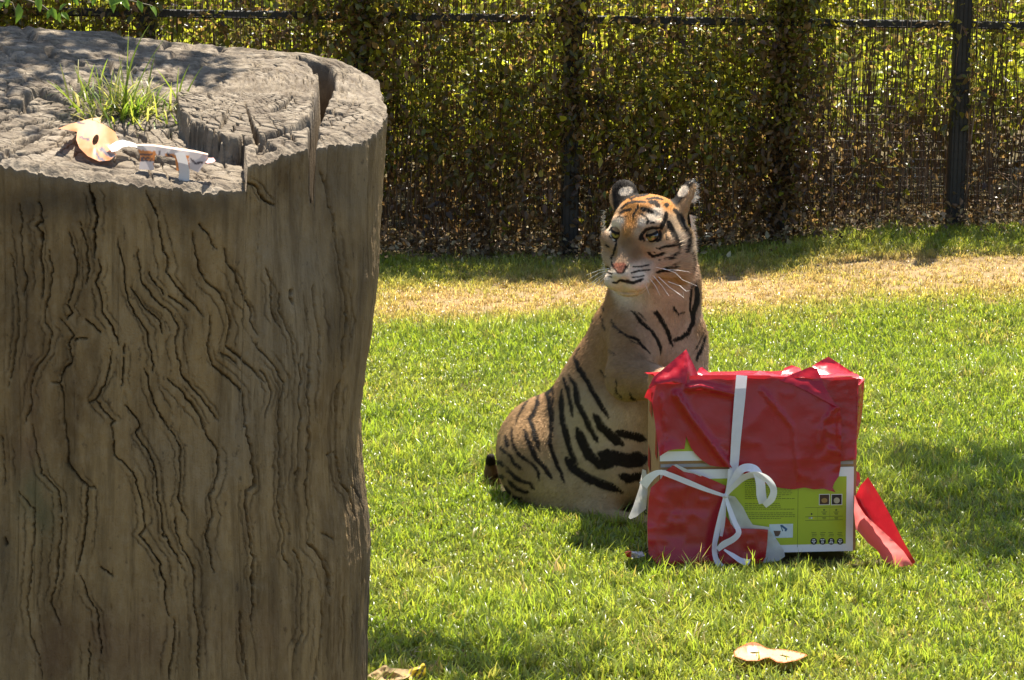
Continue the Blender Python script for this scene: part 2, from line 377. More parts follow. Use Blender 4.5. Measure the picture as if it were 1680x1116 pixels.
wx = fpx+2.4*vn(wob, 71)+1.6*vn(wob*3.5, 72); wy = fpy+2.0*vn(wob, 73)
dd = np.zeros(len(fi))
for (cid, wd, pts) in cracks:
    ox, oy, s = CR[cid]; pl = [(ox+a/s, oy+b/s) for a, b in pts]; half = max(.8, wd/s*.40)
    L = sum(math.hypot(pl[i+1][0]-pl[i][0], pl[i+1][1]-pl[i][1]) for i in range(len(pl)-1))
    d, t = polydist(wx, wy, pl)
    tap = np.clip(np.minimum(t, 1-t)*6+.45, 0, 1) if L > 40 else 1.
    hw = half*tap
    prof = np.exp(-(d/(hw*1.0))**4)*min(.036, .012+half*.010)*tap + .0035*np.exp(-(d/(hw*5))**2) - .0010*np.exp(-((d-hw*2.8)/(hw*1.5))**2)
    dd = np.where(d < 60, np.maximum(dd, prof), dd)
gr_ = np.zeros(len(fi)); rk = np.random.default_rng(44)
for (cid, wd, pts) in cracks:
    ox, oy, s = CR[cid]; pl = np.array([(ox+a/s, oy+b/s) for a, b in pts])
    if np.hypot(*(pl[-1]-pl[0])) < 55: continue
    for side_ in (-1, 1):
        sh = side_*rk.uniform(6, 17); k0 = rk.integers(0, max(1, len(pl)//3)); q_ = pl[k0:]+np.array((sh, rk.uniform(-10, 10))); q_ = q_+rk.normal(0, .8, q_.shape)
        d, t = polydist(wx, wy, [tuple(v_) for v_ in q_]); tap = np.clip(np.minimum(t, 1-t)*4, 0, 1)
        dd = np.where(d < 50, np.maximum(dd, tap*.0055*np.exp(-(d/.75)**2)), dd); gr_ = np.maximum(gr_, tap*np.exp(-(d/2.6)**2)*rk.uniform(.4, 1))
disp.ravel()[fi] = -dd
grain = np.zeros(Rs.size); grain[fi] = gr_
# fine procedural checks everywhere on the bark-free side
q = np.stack([np.cos(THs)*16, np.sin(THs)*16, Zs*1.3], -1); fine = np.abs(vn(q+.35*np.stack([vn(q*2, 61)]*3, -1), 62))
disp -= .0035*sm(fine, .05, .0)
disp *= sm(sv, 0, .012)[None]
Rs2 = Rs+disp
side = np.stack([STC[0]+np.cos(THs)*Rs2, STC[1]+np.sin(THs)*Rs2, Zs], -1)
# top
NR = 250; tr_ = np.linspace(0, 1, NR+1)[:-1]**.85
Xt = STC[0]+ct[:, None]*rim_r[:, None]*tr_[None]; Yt = STC[1]+sn[:, None]*rim_r[:, None]*tr_[None]
pw, ax, ay = platw(Xt, Yt); zt = zplane(Xt, Yt)+PL*pw
def groove(pts, wpx, depth, sharp=4):
    global zt
    jx = ax+2.5*vn(np.stack([ax*.12, ay*.12, ax*0], -1), 81)
    d, t = polydist(jx.ravel(), ay.ravel(), pts); d = d.reshape(ax.shape); t = t.reshape(ax.shape)
    ww = np.interp(t, np.linspace(0, 1, len(wpx)), wpx); zt = zt-depth*np.exp(-(d/ww)**sharp)
groove([(488, 93), (512, 102), (533, 114), (536, 135), (528, 165), (517, 195), (512, 240), (516, 270)], [1.5, 5, 9, 10, 9, 7, 5, 4], .26)
groove([(404, 232), (430, 224), (470, 213), (506, 198)], [4, 3.5, 4, 6], .10)
groove([(30, 142), (48, 120), (60, 112), (90, 122), (122, 132)], [2, 5, 6, 5, 3], .035)
groove([(100, 178), (130, 172), (150, 178)], [2, 3, 2], .03); groove([(120, 150), (160, 165), (240, 190)], [2, 2.5, 2], .02)
groove([(0, 170), (60, 160), (110, 150)], [2, 2, 1.5], .02); groove([(140, 200), (150, 160), (170, 120)], [1.5, 2.5, 1.5], .03)
groove([(445, 180), (465, 172), (480, 160)], [1.5, 3, 1.5], .02); groove([(300, 120), (330, 140), (345, 160)], [1.5, 2, 1.5], .015)
groove([(205, 205), (235, 215), (290, 225)], [3, 6, 3], .03); groove([(0, 215), (60, 210), (110, 190)], [1.5, 2, 1.5], .015)
groove([(360, 100), (430, 112), (500, 150)], [1, 1.5, 1], .008); groove([(225, 62), (330, 75), (470, 90)], [1, 1.5, 1], .008)
# checks: radial-and-ring blocks round two piths
zz = np.zeros_like(Xt); pith = P(205, 165, SY+.02); pith2 = P(395, 160, SY+.05)
ringc = np.zeros_like(Xt); selr = sm(ax, 300, 360); inner = 1-.8*sm(tr_, .90, .97)[None]
for (pc, wt, ka, kr, sd) in ((pith, 1-selr, 9., 26., 5), (pith2, selr, 7., 34., 6)):
    dx = Xt-pc[0]; dy = (Yt-pc[1])*1.0; rr = np.hypot(dx, dy); an = np.arctan2(dy, dx)
    nz = fbm(np.stack([Xt*9, Yt*9, zz], -1), 3, sd)
    vv = voro(an*ka+nz*.9, rr*kr+nz*1.4, sd); zt = zt-wt*.020*sm(vv, .15, .06)*(.25+.75*sm(nz, -.2, .5))*inner
    rad = np.abs(vn(np.stack([an*13, rr*1.5, zz], -1), sd+2)); zt = zt-wt*.026*sm(rad, .07, .03)*sm(rr, .06, .14)*inner
    ring = vn(np.stack([an*1.2, rr*75+nz*2, zz], -1), sd+3); zt = zt+wt*.0022*ring; ringc = ringc+wt*sm(vn(np.stack([an*2.2, rr*130+nz*3, zz], -1), sd+4)+.5*vn(np.stack([an*40, rr*60, zz], -1), sd+5), .0, .7)
zt = zt+.0035*fbm(np.stack([Xt*40, Yt*40, zz], -1), 4, 90)+.005*fbm(np.stack([Xt*5, Yt*5, zz], -1), 2, 91)
edgew = sm(tr_, .88, .985)[None]
chip = fbm(np.stack([np.cos(th)[:, None]*55+zz, np.sin(th)[:, None]*55+zz, tr_[None]*30+zz], -1), 4, 93)
zt = zt+edgew*(.007*chip-.010*sm(tr_, .95, 1)[None])
zt[:, 0] = zt[:, 0].mean()
zr_now = zt[:, -1]
side[:, :, 2] += ((zr_now-zr)*1.0)[:, None]*np.exp(-((zr[:, None]-Zs)/.05))
V = np.concatenate([np.stack([Xt, Yt, zt], -1).reshape(-1, 3), side.reshape(-1, 3)])
it = np.arange(NT*NR).reshape(NT, NR); is_ = NT*NR+np.arange(NT*NS).reshape(NT, NS)
al = np.concatenate([it, is_], 1); nx_ = np.roll(al, -1, 0)
F = np.stack([al[:, :-1], al[:, 1:], nx_[:, 1:], nx_[:, :-1]], -1).reshape(-1, 4)
topm = np.concatenate([(1-.3*sm(zplane(Xt, Yt)+PL*pw-zt, .03, .07)).ravel(), (np.exp(-(zr[:, None]-Zs)/.012)).ravel()])
def blob(px_, py_, cx, cy, rx, ry): return np.exp(-((px_-cx)/rx)**2-((py_-cy)/ry)**2)
bp_, bq_ = spx.ravel(), spy.ravel(); st_ = np.zeros(len(bp_)); rd_ = np.zeros(len(bp_)); ms_ = np.zeros(len(bp_))
for q in ((345, 345, 55, 38, .9), (575, 420, 55, 150, .6), (585, 780, 22, 110, .9), (60, 330, 70, 45, .7), (480, 350, 40, 70, .5), (170, 330, 90, 25, .6), (400, 970, 50, 60, .6), (590, 1000, 30, 130, .8), (540, 930, 16, 90, .5), (10, 960, 20, 100, .9), (240, 330, 60, 22, .5), (30, 480, 30, 90, .35), (440, 300, 40, 60, .5), (560, 560, 25, 60, .4)): st_ += q[4]*blob(bp_, bq_, *q[:4])
for q in ((50, 690, 25, 80, .8), (150, 1060, 160, 60, .5), (400, 870, 25, 40, .6), (420, 1040, 60, 50, .3)): rd_ += q[4]*blob(bp_, bq_, *q[:4])
for q in ((62, 830, 30, 55, .7), (90, 800, 40, 40, .4)): ms_ += q[4]*blob(bp_, bq_, *q[:4])
brk = .55+.9*fbm(np.stack([np.cos(THs)*9, np.sin(THs)*9, Zs*7], -1), 4, 66).ravel(); pad = np.zeros(NT*NR)
sat = {'grain': np.concatenate([pad, grain*np.clip(brk+.3, 0, 1)]), 'ring': np.concatenate([ringc.ravel(), np.zeros(NT*NS)]), 'top': topm, 'stain': np.concatenate([pad, np.clip(st_*brk, 0, 1)]), 'red': np.concatenate([pad, np.clip(rd_*brk, 0, 1)]), 'moss': np.concatenate([pad, np.clip(ms_*brk, 0, 1)])}
m = M('weathered_stump_wood'); top = m.attr('top', out=2)
c1 = m.noise(2.2, 6, m.coord((3.2, 3.2, 1.0)), .6); c2 = m.noise(9, 5, m.coord((5, 5, .35)), .65); c3 = m.noise(60, 4, m.coord((1, 1, .5)), .6); c4 = m.noise(1.7, 3, m.coord((1, 1, 1)), .5)
sidec = m.ramp(c1, [(.30, (.13, .080, .033)), (.42, (.28, .182, .076)), (.56, (.41, .275, .118)), (.75, (.26, .175, .080))])
sidec = m.mix(m.math('MULTIPLY', c2, .75), sidec, (.115, .068, .030)); sidec = m.mix(m.ramp(c3, [(.45, (0, 0, 0)), (.75, (.35, .35, .35))]), sidec, (.40, .29, .16))
sidec = m.mix(m.ramp(c4, [(.55, (0, 0, 0)), (.7, (.45, .45, .45))]), sidec, (.20, .175, .13))
gr1 = m.noise(26, 6, m.coord((1, 1, .07)), .7); sidec = m.mix(m.ramp(gr1, [(.38, (.55, .55, .55)), (.52, (0, 0, 0))]), sidec, (.11, .070, .030))
sp1 = m.noise(55, 3, m.coord((1, 1, .7)), .6); sidec = m.mix(m.ramp(sp1, [(.26, (.7, .7, .7)), (.36, (0, 0, 0))]), sidec, (.055, .036, .02))
sidec = m.mix(m.math('MULTIPLY', m.attr('grain', out=2), .55), sidec, (.10, .062, .028)); sidec = m.mix(m.attr('stain', out=2), sidec, (.055, .042, .028)); sidec = m.mix(m.attr('red', out=2), sidec, (.13, .060, .035)); sidec = m.mix(m.attr('moss', out=2), sidec, (.085, .095, .045))
d1 = m.noise(14, 6, m.coord(), .65); d2 = m.noise(90, 4, m.coord(), .7)
topc = m.ramp(d1, [(.3, (.11, .084, .058)), (.5, (.21, .17, .12)), (.7, (.31, .26, .195))]); topc = m.mix(m.ramp(d2, [(.35, (.6, .6, .6)), (.55, (0, 0, 0))]), topc, (.12, .10, .08))
topc = m.mix(m.math('MULTIPLY', m.attr('ring', out=2), .6), topc, (.085, .066, .048)); m.base(m.mix(top, sidec, topc), .9, .15)
hb = m.math('ADD', m.noise(70, 6, m.coord((1, 1, .12)), .7), m.math('MULTIPLY', m.noise(220, 3, m.coord(), .6), .6)); m.bump(hb, .8, .007)
stump = link('tree_stump', mesh_np('tree_stump', V, F, m.m, attrs=sat), label='huge weathered sawn tree stump with deep wavy cracks down its side', category='tree stump')
def ztop_at(x, y):
    pw, _, _ = platw(np.atleast_1d(x), np.atleast_1d(y)); return zplane(np.atleast_1d(x), np.atleast_1d(y))+PL*pw
def ST(px, py, lift=0., lv=0.):
    """traced pixel -> point on the stump's top plane (lv: height level above the ledge plane)"""
    px = np.asarray(px, float); d = ray(px, py); nrm = np.array((-pa[1], -pa[2], 1.))
    t = (pa[0]+lv+lift - CPOS @ nrm)/(d @ nrm); return CPOS+d*t[..., None]

# grass growing out of the stump
sg = leafmat('stump_grass_blade', [(0, (.13, .20, .02)), (1, (.36, .34, .08))], .35, .5, .5, 1.7)
mm = M('stump_grass'); v = mm.attr('col', out=0); mm.base(v, .4, .4); mm.transl(mm.mix(1., v, (1.6, 1.6, 1.2), 'MULTIPLY'), .5); SGM = mm.m
rb = np.random.default_rng(12)
def ribbon_blade(base, d, up, L, wd, bend, col, V, Q, C, seg=5, flatx=False):
    s = np.array((.8, -.6, 0.)) if flatx else np.cross(d, (0, 0, 1.)); s /= np.linalg.norm(s)+1e-9; p = np.array(base, float); a = up; k0 = len(V)
    for i in range(seg+1):
        t = i/seg; ww = wd*(1-t**1.8)*.5+.0003; V += [p-s*ww, p+s*ww]; g = .75+.35*t
        C += [tuple(np.array(col)*g)]*2
        dirv = np.array((d[0]*math.sin(a), d[1]*math.sin(a), math.cos(a))); p = p+dirv*L/seg; a += bend/seg
        if i: Q.append((k0+2*i-2, k0+2*i-1, k0+2*i+1, k0+2*i))
gt = thing('grass_tuft', 'bright green grass tuft sprouting from the top of the tree stump', 'grass', tuple(ST(210, 190)))
V = []; Q = []; C = []
cols = [(.16, .22, .025), (.28, .30, .05), (.38, .36, .10), (.11, .18, .02), (.45, .38, .16)]
for i in range(300):
    u = rb.normal(); px = np.clip(212+u*46, 112, 308); py = 186+rb.normal()*15+.12*(px-208); lv = PL*(.0 if py > 190 else .25)
    b = ST(px, py, -.005, lv); h = rb.uniform(0, 6.28); d = np.array((math.cos(h), math.sin(h), 0))
    L = rb.uniform(.03, .13)*(1.1-.4*abs(px-208)/100); ribbon_blade(local(gt, b), d, rb.uniform(.15, 1.15), L, rb.uniform(.003, .0065), rb.uniform(.1, 1.5), cols[rb.choice(5, p=[.3, .3, .2, .1, .1])], V, Q, C)
for (px, py, tx, L, up, bend, wd) in ((205, 165, .25, .235, .02, .9, .008), (208, 165, .1, .20, .0, .12, .004), (212, 168, .7, .21, .25, .5, .005), (292, 150, .6, .10, .1, .5, .007), (300, 150, .9, .10, .35, .3, .006), (296, 155, -.6, .11, .5, .3, .007), (290, 150, .1, .085, .05, .1, .005), (130, 165, -.8, .09, .6, .3, .007), (150, 160, -.5, .11, .35, .3, .006), (140, 170, -.9, .12, .75, .2, .006), (165, 150, -.2, .09, .1, .3, .005), (180, 150, .1, .08, .1, .2, .005)):
    a = tx; d = np.array((math.copysign(math.cos(1.2*(1-abs(a))), a), .3*(1-abs(a)), 0)); b = ST(px, py+20, -.005, PL*.3); ribbon_blade(local(gt, b), d, up, L, wd, bend, (.20, .26, .03), V, Q, C, 9, True)
link('blades', mesh_np('stump_grass_blades', np.array(V), np.array(Q), SGM, cols=np.array(C)), gt, kind='stuff')

# ------------------------------------------------------------------ fence with climbing vine, shrubs behind
FA = math.atan(.06); FY0 = 17.25; FH = 3.1
fe = thing('mesh_fence', 'tall dark steel mesh fence overgrown with climbing vine behind the lawn', 'fence', (0, FY0, 0))
fe.rotation_euler.z = FA
steel = flat('dark_painted_steel', (.022, .019, .016), .55, .4, noise=.35)
wirem = flat('rusty_wire', (.030, .024, .019), .6, .3, noise=.3)
def boxmesh(name, sx, sy, sz, mat, bev=.006):
    x, y, b = sx/2, sy/2, bev
    ring = [(-x+b, -y), (x-b, -y), (x, -y+b), (x, y-b), (x-b, y), (-x+b, y), (-x, y-b), (-x, -y+b)]
    V = [(a, c, 0) for a, c in ring]+[(a, c, sz) for a, c in ring]; Q = [(i, (i+1) % 8, 8+(i+1) % 8, 8+i) for i in range(8)]
    return mesh_np(name, np.array(V), [np.array(Q), np.array([range(7, -1, -1)]), np.array([range(8, 16)])], mat, smooth=False)
pm = boxmesh('post', .092, .092, FH, steel)
def fx(px): return float(P(px, 400, FY0)[0])
for px in (-450, -100, 245, 590, 934, 1281, 1572, 1920, 2265):
    X = fx(px); o = link('post', pm, fe); o.location = (X, 0, float(gz(X, FY0))-.1)
rl = boxmesh('rail', .045, .045, 9.6, steel); zr1 = float(P(1575, 43, FY0)[2])
for z in (zr1, zr1+1.3):
    o = link('rail', rl, fe); o.rotation_euler = (0, math.pi/2, 0); o.location = (-4.6, -.004, z)
V = []; Q = []
def bar(a, b, r):
    a = np.array(a); b = np.array(b); d = (b-a)/np.linalg.norm(b-a); u = np.cross(d, (0, 1, 0) if abs(d[1]) < .9 else (1, 0, 0)); u /= np.linalg.norm(u); v = np.cross(d, u); k = len(V)
    for p in (a, b):
        for j in range(3): V.append(p+r*(u*math.cos(j*2.094)+v*math.sin(j*2.094)))
    for j in range(3): Q.append((k+j, k+(j+1) % 3, k+3+(j+1) % 3, k+3+j))
for X in np.arange(-4.5, 4.9, .0252): bar((X, -.052, -.06), (X, -.052, FH), .0021)
for z in np.arange(.02, FH, .05): bar((-4.5, -.056, z), (4.9, -.056, z), .0008)
link('wire_mesh', mesh_np('wire_mesh', np.array(V), np.array(Q), wirem), fe, kind='stuff')

def leaf_geo(V, Q, C, base, d, nrm, L, wd, col, fold=.25):
    s = np.cross(d, nrm); s /= np.linalg.norm(s)+1e-9; k = len(V); b = np.array(base)
    up = nrm*wd*fold
    V += [b, b+d*L*.35-s*wd*.5+up, b+d*L*.4, b+d*L*.35+s*wd*.5+up, b+d*L-nrm*L*.12, b+d*L*.7-s*wd*.36+up*.6, b+d*L*.72-nrm*L*.03, b+d*L*.7+s*wd*.36+up*.6]
    Q += [(k, k+1, k+2, k+2), (k, k+2, k+3, k+3), (k+1, k+5, k+6, k+2), (k+2, k+6, k+7, k+3), (k+5, k+4, k+6, k+6), (k+6, k+4, k+7, k+7)]; C += [col]*8
def fix(Q): return [np.array([q for q in Q if q[2] != q[3]]), np.array([q[:3] for q in Q if q[2] == q[3]])]
def sprig(rng, nl, size, spread, hang):
    V = []; Q = []; C = []
    for i in range(nl):
        b = rng.normal(0, spread, 3); a = rng.uniform(0, 6.28); d = np.array((math.cos(a), math.sin(a)*.6, -hang+rng.normal(0, .45))); d /= np.linalg.norm(d)
        n = rng.normal(0, 1, 3); n[2] += .4; n -= d*np.dot(n, d); n /= np.linalg.norm(n); g = rng.uniform(.55, 1.3)
        leaf_geo(V, Q, C, b, d, n, size*rng.uniform(.7, 1.3), size*rng.uniform(.45, .7), (g*rng.uniform(.9, 1.15), g, g*.9))
    return V, Q, C
vine_m = leafmat('vine_leaf', [(0., (.06, .036, .020)), (.22, (.15, .092, .050)), (.42, (.19, .125, .055)), (.55, (.09, .088, .020)), (.8, (.15, .155, .020)), (1., (.30, .28, .03))], .33, .52, .55, 2.1)
rv = np.random.default_rng(77)
def mkcol(name, mat, n, *a):
    ms = []
    for i in range(n):
        V, Q, C = sprig(rv, *a); ms.append(mesh_np(name, np.array(V), fix(Q), mat, cols=np.array(C)))
    return collection(name, ms)
vcol = mkcol('vine_sprig', vine_m, 8, 9, .042, .05, .55)
def fpos(X, off, z): return np.stack([X*math.cos(FA)-off*math.sin(FA), FY0+X*math.sin(FA)+off*math.cos(FA), z], -1)
def rr3(n): return np.stack([rv.normal(0, .35, n), rv.normal(0, .35, n), rv.uniform(0, 6.28, n)], -1)
# vine on the fence: thick on the left and middle, thin to the right
N = 26000
X = rv.uniform(-4.6, 4.9, N); Z = rv.uniform(.02, 2.75, N)**1.0; off = np.abs(rv.normal(.0, .19, N))-.15
cl = fbm(np.stack([X*1.1, Z*1.3, X*0], -1), 4, 5); cl2 = fbm(np.stack([X*3.5, Z*3.5, X*0+4], -1), 3, 6)
den = (.36+.8*cl+.40*cl2)*(1-.80*sm(X, 1.25, 2.0)*(1-.9*np.exp(-((X-1.55)/.25)**2)*sm(Z, .0, .5)))*(.55+.45*sm(Z, .1, .8))
k = rv.uniform(size=N) < np.clip(den, 0.03, 1); X, Z, off, cl = X[k], Z[k], off[k], cl[k]
for (pxp, zl, nn_) in ((1281, .25, 330), (934, .75, 170), (590, .5, 200), (245, .5, 150)):
    X = np.concatenate([X, fx(pxp)+rv.normal(0, .07, nn_)]); Z = np.concatenate([Z, rv.uniform(zl, 2.4, nn_)]); off = np.concatenate([off, rv.uniform(-.19, -.09, nn_)]); cl = np.concatenate([cl, rv.normal(-.15, .2, nn_)])
n = len(X)
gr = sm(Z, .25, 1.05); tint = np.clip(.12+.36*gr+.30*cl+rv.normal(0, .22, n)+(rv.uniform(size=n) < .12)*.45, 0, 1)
scatter('climbing_vine', fpos(X, off, Z), rr3(n), rv.uniform(.75, 1.35, n), rv.integers(0, 8, n), tint, vcol, kind='stuff', label='dense leafy vine hanging over the mesh fence', category='vine')
# bare brown stems
V = []; Q = []
for i in range(1900):
    X = rv.uniform(-4.5, 4.9); o = rv.uniform(-.06, .55); z = rv.uniform(-.05, .3); h = rv.uniform(.5, 1.9)*(1 if rv.uniform() < .7 else .5); p = np.array((X, o, z)); r = rv.uniform(.0015, .0045)
    for j in range(5):
        q = p+np.array((rv.normal(0, .022), rv.normal(0, .02), h/5)); bar(p, q, r); p = q
for i in range(420):
    X = rv.uniform(-4.5, 4.9); z = rv.uniform(.05, 2.2); p = np.array((X, rv.uniform(-.05, .4), z)); d = np.array((rv.normal(0, 1), rv.normal(0, .3), rv.normal(0, .6))); d *= .09/np.linalg.norm(d)
    for j in range(4):
        q = p+d+rv.normal(0, .02, 3); bar(p, q, .002); p = q
stemm = M('dead_stem'); nn = stemm.noise(6, 3, stemm.coord()); stemm.base(stemm.ramp(nn, [(.35, (.07, .042, .026)), (.5, (.16, .10, .06)), (.65, (.30, .21, .14))]), .7, .35)
Vs = np.array(V); wv = fpos(Vs[:, 0], Vs[:, 1], Vs[:, 2]); wv[:, 2] += gz(wv[:, 0], wv[:, 1])
link('dead_stems', mesh_np('dead_stems', wv, np.array(Q), stemm.m), kind='stuff', label='thicket of thin dry brown stems along the fence foot', category='stems')
# shrubs behind the fence
sh_m = leafmat('shrub_leaf', [(0., (.07, .042, .024)), (.3, (.19, .125, .06)), (.5, (.13, .135, .026)), (.75, (.20, .225, .026)), (1., (.36, .36, .04))], .28, .5, .6, 2.0)
scol = mkcol('shrub_sprig', sh_m, 8, 10, .055, .075, .2)
N = 14000
X = rv.uniform(-6.5, 8.5, N); D = rv.uniform(.55, 4.2, N)
bh = .75+.85*sm(D, .3, 2.6)+.55*fbm(np.stack([X*.7, D*.7, X*0], -1), 3, 15)+.25*sm(X, .8, 2.5); Z = bh*np.sqrt(rv.uniform(.0, 1, N))
Z = np.where(rv.uniform(size=N) < .55, bh-np.abs(rv.normal(0, .12, N)), Z)
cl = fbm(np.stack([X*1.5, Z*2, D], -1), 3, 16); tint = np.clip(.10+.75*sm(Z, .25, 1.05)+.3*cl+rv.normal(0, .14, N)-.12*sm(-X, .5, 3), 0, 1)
scatter('shrubbery', fpos(X, D, Z), rr3(N), rv.uniform(.8, 1.7, N), rv.integers(0, 8, N), tint, scol, kind='stuff', label='sunlit yellow-green shrubbery growing behind the mesh fence', category='shrubs')
# leaf litter along the fence foot
lit_m = leafmat('litter_leaf', [(0., (.10, .062, .035)), (.5, (.24, .16, .09)), (1., (.42, .33, .22))], .6, .25, .3, 1.2)
lcol = mkcol('litter_leaf', lit_m, 6, 5, .04, .045, .05)
N = 3600; X = rv.uniform(-4.5, 4.9, N); off = rv.normal(.05, .28, N); p = fpos(X, off, X*0); p[:, 2] = gz(p[:, 0], p[:, 1])+.02+np.abs(rv.normal(0, .02, N))
k = rv.uniform(size=N) < np.where(off < -.25, .35, 1.); p = p[k]; n = len(p)
scatter('leaf_litter', p, np.stack([rv.normal(0, .25, n), rv.normal(0, .25, n), rv.uniform(0, 6.28, n)], -1), rv.uniform(.5, 1.2, n), rv.integers(0, 6, n), rv.uniform(0, 1, n)**1.3, lcol, kind='stuff', label='dry brown leaf litter at the foot of the mesh fence', category='leaf litter')

# ------------------------------------------------------------------ shade trees (crowns above the frame)
bark = M('bark'); nb = bark.noise(12, 6, bark.coord((2, 2, .4)), .7); bark.base(bark.ramp(nb, [(.3, (.05, .038, .026)), (.6, (.16, .125, .09))]), .9, .2); bark.bump(nb, .8, .03)
def tubes(paths, seg=8):
    V = []; Q = []
    for pts in paths:
        k0 = len(V); n = len(pts)
        for i, (p, r) in enumerate(pts):
            p = np.array(p, float); a = np.array(pts[max(0, i-1)][0], float); b = np.array(pts[min(n-1, i+1)][0], float); d = b-a; d /= np.linalg.norm(d)+1e-9
            u = np.cross(d, (0, 1, .1)); u /= np.linalg.norm(u)+1e-9; v = np.cross(d, u)
            for j in range(seg): V.append(p+r*(u*math.cos(6.2832*j/seg)+v*math.sin(6.2832*j/seg)))
            if i:
                for j in range(seg): Q.append((k0+(i-1)*seg+j, k0+(i-1)*seg+(j+1) % seg, k0+i*seg+(j+1) % seg, k0+i*seg+j))
    return np.array(V), np.array(Q)
def tree(label, base, trunk_top, clumps, name='shade_tree', leaf=.075, per=46, extra=()):
    t = thing(name, label, 'tree', base, 'shade trees beside the lawn'); rt = np.random.default_rng(int(abs(base[0])*100)); B = np.array(base)
    paths = [[((0, 0, -.1), .17), ((.03, .02, 1.2), .13), ((-.02, .05, 2.2), .11), (tuple(np.array(trunk_top)-B), .08)]]; tt = np.array(trunk_top)-B
    for (c, r, n) in clumps:
        c = np.array(c)-B; m1 = tt*.75+np.array((0, 0, tt[2]*.1)); mid = (m1+c)/2+np.array((0, 0, .25)); paths.append([(tuple(m1), .06), (tuple(mid), .04), (tuple(c), .018)])
        for j in range(5):
            e = c+rt.normal(0, r*.55, 3); paths.append([(tuple(c), .014), (tuple((c+e)/2+rt.normal(0, .05, 3)), .009), (tuple(e), .004)])
    V, Q = tubes(paths); link('trunk', mesh_np('trunk', V, Q, bark.m), t)
    V = []; Qq = []; C = []
    for (c, r, n) in clumps:
        c = np.array(c)-B
        for i in range(n):
            b = c+rt.normal(0, 1, 3)*r*np.array((.5, .5, .35)); d = rt.normal(0, 1, 3); d[2] -= .5; d /= np.linalg.norm(d); nn = rt.normal(0, 1, 3); nn[2] += 1; nn -= d*np.dot(nn, d); nn /= np.linalg.norm(nn); g = rt.uniform(.6, 1.3)
            leaf_geo(V, Qq, C, b, d, nn, leaf*rt.uniform(.7, 1.3), leaf*.5, (.10*g, .15*g, .02*g))
    link('crown', mesh_np('crown', np.array(V), fix(Qq), SGM, cols=np.array(C)), t)
    return t
def over(px, py, h, z0=0.):
    g = PG(px, py, z0); return tuple(g+SD/SD[2]*(h-z0))
tree('broadleaf shade tree standing beyond the box, its crown dappling the lawn', (3.4, 12.6, 0), (3.1, 12.6, 4.2),
     [(over(1600, 770, 4.4), .5, 620), (over(1530, 775, 4.1), .28, 230), (over(1690, 850, 4.5), .55, 760), (over(1570, 835, 4.2), .32, 260), (over(1640, 905, 4.3), .36, 400), (over(1500, 745, 4.0), .22, 50), (over(1800, 800, 4.6), .9, 500), (over(1540, 860, 4.1), .25, 60)])
sc_ = [((x_, 4.2), n_) for x_, n_ in ()]
tl = [(tuple(ST(60, 75)+SD/SD[2]*2.4), .42, 300), (tuple(ST(150, 60)+SD/SD[2]*2.5), .33, 170), (tuple(ST(-60, 90)+SD/SD[2]*2.4), .45, 320), (tuple(ST(330, 88, 0, PL)+SD/SD[2]*2.2), .14, 50), (over(680, 1085, 4.0), .3, 150), (over(800, 1095, 4.2), .3, 130), (over(640, 1070, 3.8), .2, 80), (over(885, 1112, 4.1), .22, 70)]
tree('broadleaf shade tree behind the stump, its crown shading the stump top', (-2.9, 10.2, 0), (-2.4, 10.0, 3.6), tl)
# the leafy twig of a sapling seen over the stump's rear rim
tw = thing('leafy_sapling', 'leafy green sapling twigs showing over the rear rim of the stump', 'plant', (float(P(-60, 0, 8.6)[0]), 8.6, 0))
B = np.array(tw.location); S = lambda px, py, Y=8.6: P(px, py, Y)-B
paths = [[((0, 0, -.05), .012), (tuple(S(-70, 300)), .01), (tuple(S(-40, 60)), .008), (tuple(S(-10, -25)), .006)], [(tuple(S(-10, -25)), .006), (tuple(S(30, -5)), .004), (tuple(S(70, 10)), .003), (tuple(S(104, 38)), .0018)], [(tuple(S(-20, 0)), .005), (tuple(S(20, 5)), .003), (tuple(S(28, 25)), .0015)],
         [(tuple(S(-10, -25)), .005), (tuple(S(120, -20)), .004), (tuple(S(190, -5)), .002), (tuple(S(250, 10)), .0015)]]
V, Q = tubes(paths, 6); link('stem', mesh_np('stem', V, Q, flat('green_stem', (.10, .085, .04))), tw)
V = []; Q = []; C = []; rt = np.random.default_rng(3)
for (px, py, tx, ty, L) in ((30, 5, 30, 40, .052), (60, -5, 66, 14, .04), (85, 12, 92, 28, .035), (97, 18, 110, 5, .03), (97, 20, 99, 34, .028), (100, 20, 112, 30, .03), (86, 14, 80, 26, .03), (8, 0, -4, 22, .035), (15, -5, 10, 14, .03), (180, -4, 190, 24, .04), (200, -2, 215, 18, .035), (225, 0, 235, 20, .035), (160, -8, 150, 12, .03), (245, 8, 262, 30, .035), (120, -12, 128, 8, .035), (205, 0, 190, 5, .04)):
    b = S(px, py); e = S(tx, ty); d = e-b; d /= np.linalg.norm(d); d[1] = -.35; d /= np.linalg.norm(d); nn = np.array((rt.normal(0, .5), -.8, .6)); nn -= d*np.dot(nn, d); nn /= np.linalg.norm(nn); g = rt.uniform(.8, 1.3)
    leaf_geo(V, Q, C, b, d, nn, L*1.15, L*.55, (.12*g, .20*g, .022*g))
k_ = 0
for i in range(0, len(V), 8):
    link('leaf', mesh_np('leaf', np.array(V[i:i+8]), fix([tuple(q-i for q in qq) for qq in Q[(i//8)*6:(i//8)*6+6]]), SGM, cols=np.array(C[i:i+8])), tw)

